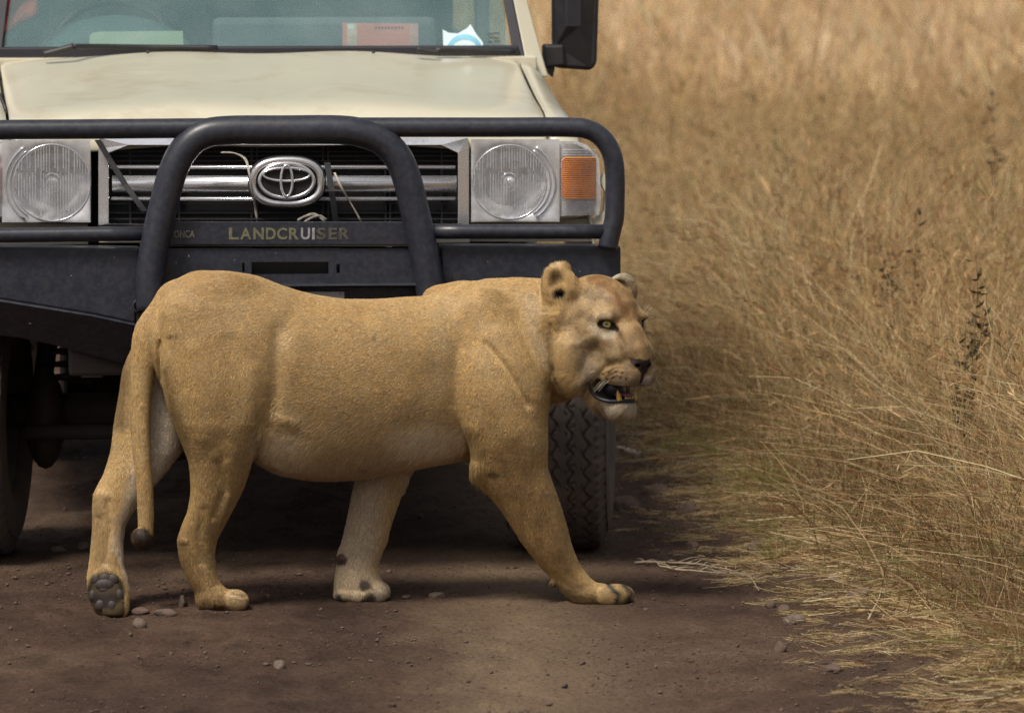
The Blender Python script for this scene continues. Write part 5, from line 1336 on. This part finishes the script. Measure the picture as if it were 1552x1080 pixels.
for k in range(7):
    whisker(hp(rw.uniform(5, 26), -30, rw.uniform(-84, -66)), (.25 + rw.random() * .25, .4 + rw.random() * .4, .2), rw.uniform(20, 34), .2)
for k in range(5):
    whisker(hp(-6, -38, rw.uniform(12, 18)), (.35 + rw.random() * .6, -.75 + rw.random() * .65, .1), rw.uniform(12, 24), .05, .14)
PAD = simple('paw_pad', (.045, .033, .028), .6, var=.35, scale=160, bmp=.3, bscale=300)
def pad(parts):
    mb = MB()
    for c, r in parts: lell(mb, c, r)
    return mb.make('paw_pad', PAD, lion, True)
def sole(x, y, rx, ry, rd=4.0, lift=.35): return ((x, y, skin_depth(x, y) + rd * lift), (rx, ry, rd))
pad([sole(147, 878, 9.5, 9), sole(159, 877, 9, 9), sole(171, 878, 9.5, 9), sole(159, 886, 15, 10, 5.5), sole(158, 893, 10, 7, 4.5)])
for q in ((140.5, 902, 6, 9), (152, 917, 8, 9), (169, 918, 7.5, 9), (180, 902, 7.5, 10)): pad([sole(*q)])
# ================================================================== grass
PROTO = bpy.data.collections.new('grass_prototypes')
def grass_mat(name, cols, trans=.36):
    m, nt, b = new_mat(name); out = nt.nodes['Material Output']
    a = nt.nodes.new('ShaderNodeAttribute'); a.attribute_name = 'tint'
    oi = nt.nodes.new('ShaderNodeObjectInfo')
    v = ramp(nt, oi.outputs['Random'], cols)
    c = mixc(nt, 1.0, a.outputs[0], v, 'MULTIPLY')
    nt.links.new(c, b.inputs['Base Color']); b.inputs['Roughness'].default_value = .6; b.inputs['Specular IOR Level'].default_value = .25
    tr = nt.nodes.new('ShaderNodeBsdfTranslucent'); nt.links.new(c, tr.inputs[0])
    mx = nt.nodes.new('ShaderNodeMixShader'); mx.inputs[0].default_value = trans; nt.links.new(b.outputs[0], mx.inputs[1]); nt.links.new(tr.outputs[0], mx.inputs[2]); nt.links.new(mx.outputs[0], out.inputs[0])
    return m
GM = grass_mat('dry_grass', [(0, (.72, .67, .58)), (.3, (1.05, 1.0, .88)), (.6, (1.32, 1.25, 1.08)), (.85, (1.0, 1.02, .80)), (1, (1.15, 1.0, .82))])
STRAW = [(.66, .52, .31), (.76, .62, .41), (.57, .43, .25), (.64, .47, .31), (.46, .34, .20), (.84, .74, .54)]
GREEN = [(.22, .25, .08), (.30, .30, .11), (.26, .23, .09)]
BROWN = [(.24, .14, .07), (.30, .18, .10), (.18, .11, .06)]
def ribbons(P, W, C, seed=0):
    """P: (n, k, 3) paths, W: (n, k) widths, C: (n, 3)"""
    rg = np.random.default_rng(seed); n, k, _ = P.shape
    t = np.gradient(P, axis=1); t /= np.linalg.norm(t, axis=2, keepdims=True) + 1e-9
    r = rg.normal(size=(n, 1, 3)); r[:, :, 2] *= .3; s = np.cross(t, r); s /= np.linalg.norm(s, axis=2, keepdims=True) + 1e-9
    a, b = P - s * W[..., None] / 2, P + s * W[..., None] / 2
    V = np.stack((a, b), 2).reshape(-1, 3)
    base = (np.arange(n) * k * 2)[:, None]; j = np.arange(k - 1)[None] * 2
    q = np.stack((base + j, base + j + 1, base + j + 3, base + j + 2), -1).reshape(-1, 4)
    return V, q, np.repeat(C, k * 2, 0)
def blades_obj(name, groups, mat=GM, link=False):
    V, Q, C = [], [], []; o = 0
    for v, q, c in groups: V.append(v); Q.append(q + o); C.append(c); o += len(v)
    V, Q, C = np.concatenate(V), np.concatenate(Q), np.concatenate(C)
    me = big_mesh(name, V, Q, mat); col = me.data.color_attributes.new('tint', 'FLOAT_COLOR', 'POINT')
    col.data.foreach_set('color', np.concatenate((np.clip(C, 0, 1), np.ones((len(C), 1))), 1).astype(np.float32).ravel())
    if not link: COL.objects.unlink(me); PROTO.objects.link(me)
    return me
def pick(rg, n, green=.12, brown=.12):
    green *= .6
    out = np.empty((n, 3))
    for i in range(n):
        z = rg.random(); pal = GREEN if z < green else BROWN if z < green + brown else STRAW
        out[i] = np.array(pal[rg.integers(len(pal))]) * rg.uniform(.62, 1.22)
    return out
def stem_paths(rg, n, k, rad, hmin, hmax, lean, wind=(-.25, 0), curl=1.0):
    t = np.linspace(0, 1, k)[None, :, None]
    base = np.zeros((n, 1, 3)); base[:, 0, :2] = rg.normal(0, rad, (n, 2))
    H = rg.uniform(hmin, hmax, (n, 1, 1)); a = rg.uniform(0, 2 * math.pi, (n, 1, 1)); L = np.abs(rg.normal(0, lean, (n, 1, 1)))
    dx, dy = np.cos(a) * L + wind[0], np.sin(a) * L + wind[1]
    X = base[..., :1] + H * dx * t ** (1 + curl * .7); Y = base[..., 1:2] + H * dy * t ** (1 + curl * .7)
    Z = H * (t - .30 * np.sqrt(dx ** 2 + dy ** 2) * t ** 2.2) - .02
    wob = np.cumsum(rg.normal(0, .03, (n, k, 3)), 1) * H * 1.2
    return np.concatenate((X, Y, Z), -1) + wob * t
def seed_heads(rg, P, C, frac, size=1.0):
    """little sprays of spikelets along the last part of some stems"""
    n = len(P); sel = np.where(rg.random(n) < frac)[0]; out = []; PP, WW, CC = [], [], []
    for i in sel:
        tip, prev = P[i, -1], P[i, -2]; ax = tip - prev; ax /= np.linalg.norm(ax) + 1e-9
        m = rg.integers(5, 10)
        for j in range(m):
            s = tip - ax * rg.uniform(0, .10) * size; d = ax * 1.0 + rg.normal(0, .35, 3); d /= np.linalg.norm(d); L = rg.uniform(.02, .05) * size
            PP.append(np.array([s, s + d * L * .5, s + d * L])); WW.append([.0015, .0035, .001]); CC.append(C[i] * (.78, .66, .60))
    if not PP: return []
    return [ribbons(np.array(PP), np.array(WW), np.array(CC), 3)]
protos = []
for v in range(6):     # tall leaning stems
    rg = np.random.default_rng(100 + v); n = 46
    P = stem_paths(rg, n, 7, .09, .35, .80, .62, (rg.uniform(-.25, .1), rg.uniform(-.15, .15))); C = pick(rg, n, .12, .12); W = np.linspace(.0032, .0010, 7)[None] * rg.uniform(.7, 1.3, (n, 1))
    g = [ribbons(P, W, C, v)] + seed_heads(rg, P, C, .4)
    n = 40; P2 = stem_paths(rg, n, 5, .10, .15, .42, .95, (-.1, 0)); C2 = pick(rg, n, .26, .34) * .85; g.append(ribbons(P2, np.linspace(.0045, .001, 5)[None] * np.ones((n, 1)), C2, v + 9))
    protos.append(blades_obj('grass_clump', g))
for v in range(4):     # low tangle
    rg = np.random.default_rng(200 + v); n = 70
    P = stem_paths(rg, n, 5, .11, .06, .30, .8, (-.05, 0)); C = pick(rg, n, .16, .45)*.82; g = [ribbons(P, np.linspace(.0035, .001, 5)[None] * np.ones((n, 1)), C, v)]
    protos.append(blades_obj('grass_clump', g))
for v in range(4):     # broad far clumps
    rg = np.random.default_rng(300 + v); n = 60
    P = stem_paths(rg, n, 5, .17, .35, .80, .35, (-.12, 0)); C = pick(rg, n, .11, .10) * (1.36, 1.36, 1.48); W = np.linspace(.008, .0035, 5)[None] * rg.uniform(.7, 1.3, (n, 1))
    g = [ribbons(P, W, C, v)]; g += seed_heads(rg, P, C, .35, 1.6)
    protos.append(blades_obj('grass_clump', g))
for v in range(3):     # straw lying flat
    rg = np.random.default_rng(400 + v); n = 80; t = np.linspace(0, 1, 4)[None, :, None]
    b = np.concatenate((rg.normal(0, .09, (n, 1, 2)), rg.uniform(.004, .03, (n, 1, 1))), -1); a = rg.normal(.15, .8, (n, 1, 1)); L = rg.uniform(.03, .15, (n, 1, 1))
    P = b + np.concatenate((np.cos(a), np.sin(a), rg.normal(0, .08, (n, 1, 1))), -1) * L * (t - .5);  P[..., 2] = np.maximum(P[..., 2], .002)
    C = pick(rg, n, .02, .35) * .9; protos.append(blades_obj('straw_litter', [ribbons(P, np.full((n, 4), .0019), C, v)]))
for v in range(2):     # green tufts
    rg = np.random.default_rng(500 + v); n = 90
    P = stem_paths(rg, n, 4, .09, .05, .16, .9, (0, 0)); C = np.array([GREEN[rg.integers(3)] for _ in range(n)]) * rg.uniform(.7, 1.1, (n, 1)); C[::4] = (.42, .32, .16)
    protos.append(blades_obj('green_tuft', [ribbons(P, np.linspace(.004, .001, 4)[None] * np.ones((n, 1)), C, v)]))
IDX = {'tall': range(0, 6), 'low': range(6, 10), 'far': range(10, 14), 'litter': range(14, 17), 'green': range(17, 19)}
def scatter(name, kinds, P, S, label=None):
    """P (n,3) places, kinds (n) prototype index, S (n) scale: one object, clumps placed by geometry nodes"""
    n = len(P); me = bpy.data.meshes.new(name); me.vertices.add(n); me.vertices.foreach_set('co', P.astype(np.float32).ravel())
    a = me.attributes.new('kind', 'INT', 'POINT'); a.data.foreach_set('value', np.asarray(kinds, np.int32))
    a = me.attributes.new('size', 'FLOAT_VECTOR', 'POINT'); a.data.foreach_set('vector', np.asarray(S, np.float32).ravel())
    rot = np.zeros((n, 3), np.float32); rot[:, 2] = RNG.normal(0, 1.4, n); rot[:, 0] = RNG.normal(0, .10, n); rot[:, 1] = RNG.normal(0, .10, n)
    a = me.attributes.new('turn', 'FLOAT_VECTOR', 'POINT'); a.data.foreach_set('vector', rot.ravel())
    o = bpy.data.objects.new(name, me); COL.objects.link(o)
    ng = bpy.data.node_groups.new(name + '_nodes', 'GeometryNodeTree')
    ng.interface.new_socket('Geometry', in_out='INPUT', socket_type='NodeSocketGeometry'); ng.interface.new_socket('Geometry', in_out='OUTPUT', socket_type='NodeSocketGeometry')
    i = ng.nodes.new('NodeGroupInput'); q = ng.nodes.new('NodeGroupOutput'); ip = ng.nodes.new('GeometryNodeInstanceOnPoints')
    ci = ng.nodes.new('GeometryNodeCollectionInfo'); ci.inputs['Collection'].default_value = PROTO; ci.inputs['Separate Children'].default_value = True; ci.inputs['Reset Children'].default_value = True
    def attr(nm, dt):
        z = ng.nodes.new('GeometryNodeInputNamedAttribute'); z.data_type = dt; z.inputs['Name'].default_value = nm; return z.outputs['Attribute']
    ng.links.new(i.outputs[0], ip.inputs['Points']); ng.links.new(ci.outputs[0], ip.inputs['Instance']); ip.inputs['Pick Instance'].default_value = True
    ng.links.new(attr('kind', 'INT'), ip.inputs['Instance Index']); ng.links.new(attr('size', 'FLOAT_VECTOR'), ip.inputs['Scale'])
    er = ng.nodes.new('FunctionNodeEulerToRotation'); ng.links.new(attr('turn', 'FLOAT_VECTOR'), er.inputs[0]); ng.links.new(er.outputs[0], ip.inputs['Rotation'])
    ng.links.new(ip.outputs[0], q.inputs[0])
    md = o.modifiers.new('scatter', 'NODES'); md.node_group = ng
    tag(o, kind='stuff'); return o
# names sort the prototypes: collection info picks them in alphabetical order
for i, p in enumerate(protos): p.name = 'grass_clump_' + chr(97 + i)
def spots(n, y0, y1, e0, xmax=None, power=1.0, seed=1):
    rg = np.random.default_rng(seed); Y = y0 + (y1 - y0) * rg.random(n * 3) ** power
    hi = .108 * Y + .55 if xmax is None else xmax + 0 * Y; lo = road_edge(Y) + e0; lo = np.maximum(lo, -(.108 * Y + .5))
    w = hi - lo; k = rg.random(len(Y)) * w.max() < w; Y, hi, lo = Y[k][:n], hi[k][:n], lo[k][:n]
    return lo + (hi - lo) * rg.random(len(Y)), Y
def place(X, Y): return np.stack((X, Y, ground_h(X, Y)), -1)
rg = np.random.default_rng(77)
def layer(n, y0, y1, e0, kind, smin_, smax_, seed, edge_taper=.6, power=1.0, thin=0.0, hz=(1, 1)):
    X, Y = spots(n, y0, y1, e0, None, power, seed); e = X - road_edge(Y) - e0
    k = rg.random(len(X)) < np.clip(.15 + e / edge_taper, 0, 1) if edge_taper > 0 else np.ones(len(X), bool)
    X, Y, e = X[k], Y[k], e[k]; n = len(X)
    idx = np.array(list(IDX[kind]))[rg.integers(len(IDX[kind]), size=n)]
    s = rg.uniform(smin_, smax_, n) * np.clip(.32 + .68 * e / max(edge_taper, .01), .32, 1); s *= .8 + .4 * vnoise(X * .9, Y * .9, X * 0)
    return place(X, Y), idx, np.stack((s, s, s * rg.uniform(hz[0], hz[1], n)), -1)
def merge(L): return np.concatenate([l[0] for l in L]), np.concatenate([l[1] for l in L]), np.concatenate([l[2] for l in L])
P_, K_, S_ = merge([layer(600, 12.2, 20, .40, 'tall', .6, 1.1, 1, .45), layer(1400, 12.2, 20, .25, 'low', .7, 1.35, 2, .35), layer(1150, 19.5, 34, .35, 'tall', .8, 1.1, 3, .7), layer(900, 18.5, 30, .10, 'low', .9, 1.4, 4, .4)])
scatter('dry_grass', K_, P_, S_)
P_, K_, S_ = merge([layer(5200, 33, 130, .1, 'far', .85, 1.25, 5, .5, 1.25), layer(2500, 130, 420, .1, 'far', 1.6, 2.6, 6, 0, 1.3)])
scatter('far_grass', K_, P_, S_)
P_, K_, S_ = merge([layer(1500, 12.2, 20, -.16, 'litter', .5, 1.1, 7, .5), layer(90, 12.6, 18.5, -.5, 'litter', .3, .6, 9, .6), layer(120, 15.4, 19.0, -.15, 'green', .5, 1.0, 8, .5)])
scatter('straw_litter', K_, P_, S_)
# ================================================================== stones, twigs, dry weeds
STONE = simple('stone', (.135, .10, .078), .9, var=.35, scale=40, bmp=.5, bscale=160)
CLOD = simple('earth_clod', (.11, .074, .057), .95, var=.35, scale=40, bmp=.5, bscale=160)
def rock(px, py, w, h, label, mat=STONE, name='stone', cat='stone', seed=0, group=None):
    """stone whose foot stands at the photo point (px, py + h/2)"""
    Y = float(ground_y(py + h * .45)); c = pt(px, py, Y); k = F_PX / Y
    bm = bmesh.new(); bmesh.ops.create_icosphere(bm, subdivisions=3, radius=1)
    rr = np.random.default_rng(seed + int(px)); cuts = [(rr.normal(size=3), rr.uniform(.55, .85)) for _ in range(9)]
    sx, sz = w / 2 / k * 1.15, h / 2 / k * 1.7; sy = (sx * .7 + sz) / 2
    for v in bm.verts:
        p = np.array(v.co)
        for nrm, dd in cuts:
            nrm = nrm / np.linalg.norm(nrm); e = p @ nrm - dd
            if e > 0: p = p - nrm * e * .9
        v.co = Vector(p * (sx, sy, sz))
    me = bpy.data.meshes.new(name); bm.to_mesh(me); bm.free(); me.polygons.foreach_set('use_smooth', np.ones(len(me.polygons), bool)); me.materials.append(mat)
    o = bpy.data.objects.new(name, me); COL.objects.link(o); z = float(ground_h(c[0], Y)); o.location = (c[0], Y, z + sz * .35); o.rotation_euler.z = rr.uniform(-.4, .4)
    me.update(); tag(o, label, cat, group); return o
rock(423, 1007, 18, 13, 'small grey stone alone in the foreground of the bare track below the belly')
rock(210, 944, 22, 13, 'pale angular stone just right of the trailing hind paw')
rock(277, 910, 15, 15, 'small upright brown clod between the two hind paws', CLOD, 'clod', 'clod')
rock(251, 921, 36, 14, 'long flat brown clod lying left of the near hind paw', CLOD, 'clod', 'clod')
rock(214, 917, 28, 9, 'thin flat clod beside the raised paw, left of the long clod', CLOD, 'clod', 'clod')
rock(88, 831, 26, 9, 'flat pinkish stone on the shadow line below the left wheel')
rock(127, 827, 20, 10, 'rounded pale stone behind the trailing hind leg')
rock(662, 902, 30, 8, 'thin flat stone on the pale dust between the two forepaws')
rock(998, 742, 46, 16, 'broad dark clod under the grass edge, right of the tyre', CLOD, 'clod', 'clod')
rock(948, 762, 42, 20, 'rounded brown earth lump touching the outer side of the tyre', CLOD, 'clod', 'clod')
rock(1040, 770, 32, 18, 'brown lump of earth half under the grass, right of the broad dark clod', CLOD, 'clod', 'clod')
rock(1050, 826, 20, 14, 'dark small clod in the straw above the twig bundle', CLOD, 'clod', 'clod')
rock(1088, 834, 17, 12, 'dark pebble-like clod at the straw edge between two larger lumps', CLOD, 'clod', 'clod')
rock(1146, 834, 26, 18, 'brown stone sunk in straw, uppermost right of the twig bundle')
rock(1207, 935, 38, 16, 'smooth flat reddish stone at the outer straw edge', STONE)
rock(1168, 914, 14, 12, 'small dark stone left of the pair at the straw edge', CLOD)
rock(1188, 920, 18, 13, 'dark blocky stone just above the smooth flat reddish stone', CLOD)
rock(1257, 880, 32, 11, 'flat brown stone lying in the straw band')
rock(1308, 908, 40, 18, 'largest flat stone in the straw, below the tall grass')
rock(1184, 977, 18, 15, 'squat dark stone on bare earth below the straw', CLOD)
rock(1262, 1011, 26, 12, 'dark low stone at the end of the thin dark stick', CLOD)
rock(1270, 966, 20, 8, 'thin dark stone between straw and bare earth', CLOD)
rock(1476, 1003, 36, 12, 'pale brown stone under the grass in the lower right corner')
WHITE = simple('crumpled_white', (.66, .60, .58), .8, var=.1, scale=30)
Y = float(ground_y(694)); mb = MB(); rr = np.random.default_rng(4)
G = np.array([[pt(936 + 34 * u + 3 * v, 676 + 12 * u + 12 * v, Y) + (0, v * .04, 0.006 * rr.normal()) for v in np.linspace(0, 1, 6)] for u in np.linspace(0, 1, 9)])
mb.grid(G - G[4, 3]); o = mesh_obj('litter_scrap', mb.v, mb.f, WHITE, None, True); o.location = G[4, 3]; o.modifiers.new('t', 'SOLIDIFY').thickness = .004; tag(o, 'crumpled white scrap at the foot of the grass beside the tyre', 'scrap')
# pebbles and crumbs of earth: nobody could count them
def crumbs(n, seed):
    rg = np.random.default_rng(seed); Y = rg.uniform(12.4, 19.5, n * 2); X = rg.uniform(-1.9, 1.4, n * 2)
    dens = .25 + .75 * sstep(-.5, .2, X - road_edge(Y)) + .9 * sstep(.45, .7, vnoise(X * 2.5, Y * 2.5, X * 0)); k = rg.random(n * 2) < dens / 1.6; X, Y = X[k][:n], Y[k][:n]; n = len(X)
    bm = bmesh.new(); bmesh.ops.create_icosphere(bm, subdivisions=1, radius=1); V0 = np.array([v.co for v in bm.verts]); F0 = np.array([[v.index for v in f.verts] for f in bm.faces]); bm.free()
    s = np.exp(rg.normal(math.log(.0020), .5, n)); s = np.clip(s, .0015, .012)
    V = V0[None] * (1 + .30 * rg.normal(size=(n, len(V0), 1))) * s[:, None, None] * np.stack((rg.uniform(.8, 1.5, n), rg.uniform(.8, 1.5, n), rg.uniform(.5, .9, n)), -1)[:, None]
    V += np.stack((X, Y, ground_h(X, Y) + s * .3 + .002), -1)[:, None]
    Q = (F0[None] + (np.arange(n) * len(V0))[:, None, None]).reshape(-1, 3)
    return V.reshape(-1, 3), Q
V, Q = crumbs(11000, 3); o = big_mesh('pebbles', V, Q, CLOD, None, False); tag(o, kind='stuff')
TWIG = simple('dead_twig', (.26, .20, .14), .9, var=.3, scale=60); DTWIG = simple('dark_stick', (.085, .055, .042), .9, var=.3, scale=60); PTWIG = simple('bleached_twig', (.36, .29, .20), .9, var=.2, scale=60)
def stick(P, r, label, mat, name='stick', branches=0, seed=0, cat='stick'):
    W = []
    for x, y, up in P:
        Y = float(ground_y(y)); q = pt(x, y, Y); q[2] = float(ground_h(q[0], Y)) + up; W.append(q)
    rr = random.Random(seed); mb = MB(); path = smooth_path(W, 5); path = [p + np.array((0, 0, rr.uniform(0, .003))) for p in path]; mb.tube(path, list(np.linspace(r, r * .5, len(path))), 6)
    for k in range(branches):
        a = path[rr.randrange(len(path) - 2)]; d = np.array((rr.uniform(-1, 1), rr.uniform(-.6, .6), rr.uniform(-.02, .25))); L = rr.uniform(.03, .09); mb.tube([a, a + d * L * .5 + (0, 0, .004), a + d * L], [r * .6, r * .45, r * .2], 5)
    W0 = path[0].copy(); mb.v = [tuple(np.array(v) - W0) for v in mb.v]; o = mesh_obj(name, mb.v, mb.f, mat, None, True); o.location = W0; tag(o, label, cat); return o
stick([(962, 855, .004), (1040, 858, .008), (1100, 868, .012), (1160, 888, .006)], .004, 'grey-brown forked twig lying nearest the front paw at the straw edge', TWIG, branches=12, seed=1)
stick([(1000, 862, .006), (1060, 872, .012), (1130, 880, .01), (1150, 898, .004)], .003, 'bleached spiky dead plant stem lying beside the grey-brown forked twig', PTWIG, branches=15, seed=2)
stick([(1210, 1008, .004), (1290, 1004, .006), (1365, 994, .008)], .0028, 'thin dark stick lying straight on the bare earth at lower right', DTWIG, branches=2, seed=3)
stick([(1438, 944, .02), (1480, 944, .03), (1520, 938, .04), (1560, 940, .04)], .0055, 'thick dark branch half buried in straw near the right edge', DTWIG, branches=3, seed=4)
stick([(1316, 950, .01), (1330, 938, .03), (1338, 925, .05)], .003, 'short pale twig sticking up from the straw', PTWIG, branches=2, seed=5)
# seeding weeds standing in the grass
WEED = simple('dry_weed', (.13, .085, .05), .9, var=.4, scale=60); WEEDG = simple('weed_green_brown', (.15, .105, .05), .9, var=.4, scale=60)
def weed(px, py_top, py_base, Y, label, mat, seed, spread=.05, pods=60):
    base = pt(px, py_base, Y); base[2] = float(ground_h(base[0], Y)); top = pt(px, py_top, Y); H = top[2] - base[2]; rr = random.Random(seed)
    root = empty('dry_weed', base); tag(root, label, 'weed'); mb = MB(); lf = MB()
    for k in range(4):
        a = rr.uniform(0, 6.28); P = [np.array((math.cos(a) * spread * t * 1.2 + rr.uniform(-.008, .008), math.sin(a) * spread * t, H * t * (1 - .12 * k))) for t in np.linspace(0, 1, 8)]
        mb.tube(smooth_path(P, 3), list(np.linspace(.0028, .001, 22)), 5)
        for j in range(pods // 4):
            t = rr.uniform(.35, 1); i = min(int(t * 7), 6); q = P[i] + (P[i + 1] - P[i]) * (t * 7 - i)
            d = np.array((rr.gauss(0, 1), rr.gauss(0, 1), rr.gauss(.4, .6))); d /= np.linalg.norm(d); s = rr.uniform(.009, .024); e = q + d * rr.uniform(.005, .03)
            u = np.cross(d, (0, 0, 1)); u /= np.linalg.norm(u) + 1e-9; w = np.cross(d, u)
            lf.add([e - d * s, e + u * s * .5, e + d * s, e - u * s * .5, e + w * s * .4], [(0, 1, 4), (1, 2, 4), (2, 3, 4), (3, 0, 4)])
    o = mesh_obj('stem', mb.v, mb.f, mat, root, True, True); o = mesh_obj('seed_heads', lf.v, lf.f, mat, root, False, True); o['kind'] = 'stuff'
weed(1462, 395, 690, 16.2, 'dark seeding weed, tallest, standing near the right edge of the grass', WEEDG, 1, .05, 150)
weed(1362, 330, 600, 18.6, 'blurred dark brown weed left of the tallest weed', WEED, 2, .06, 120)
weed(1300, 420, 600, 19.5, 'small reddish-brown blurred weed, lowest of the dark weeds', WEED, 3, .07, 80)
weed(1500, 140, 420, 22.0, 'brown feathery weed rising at the upper right edge', WEED, 4, .09, 70)
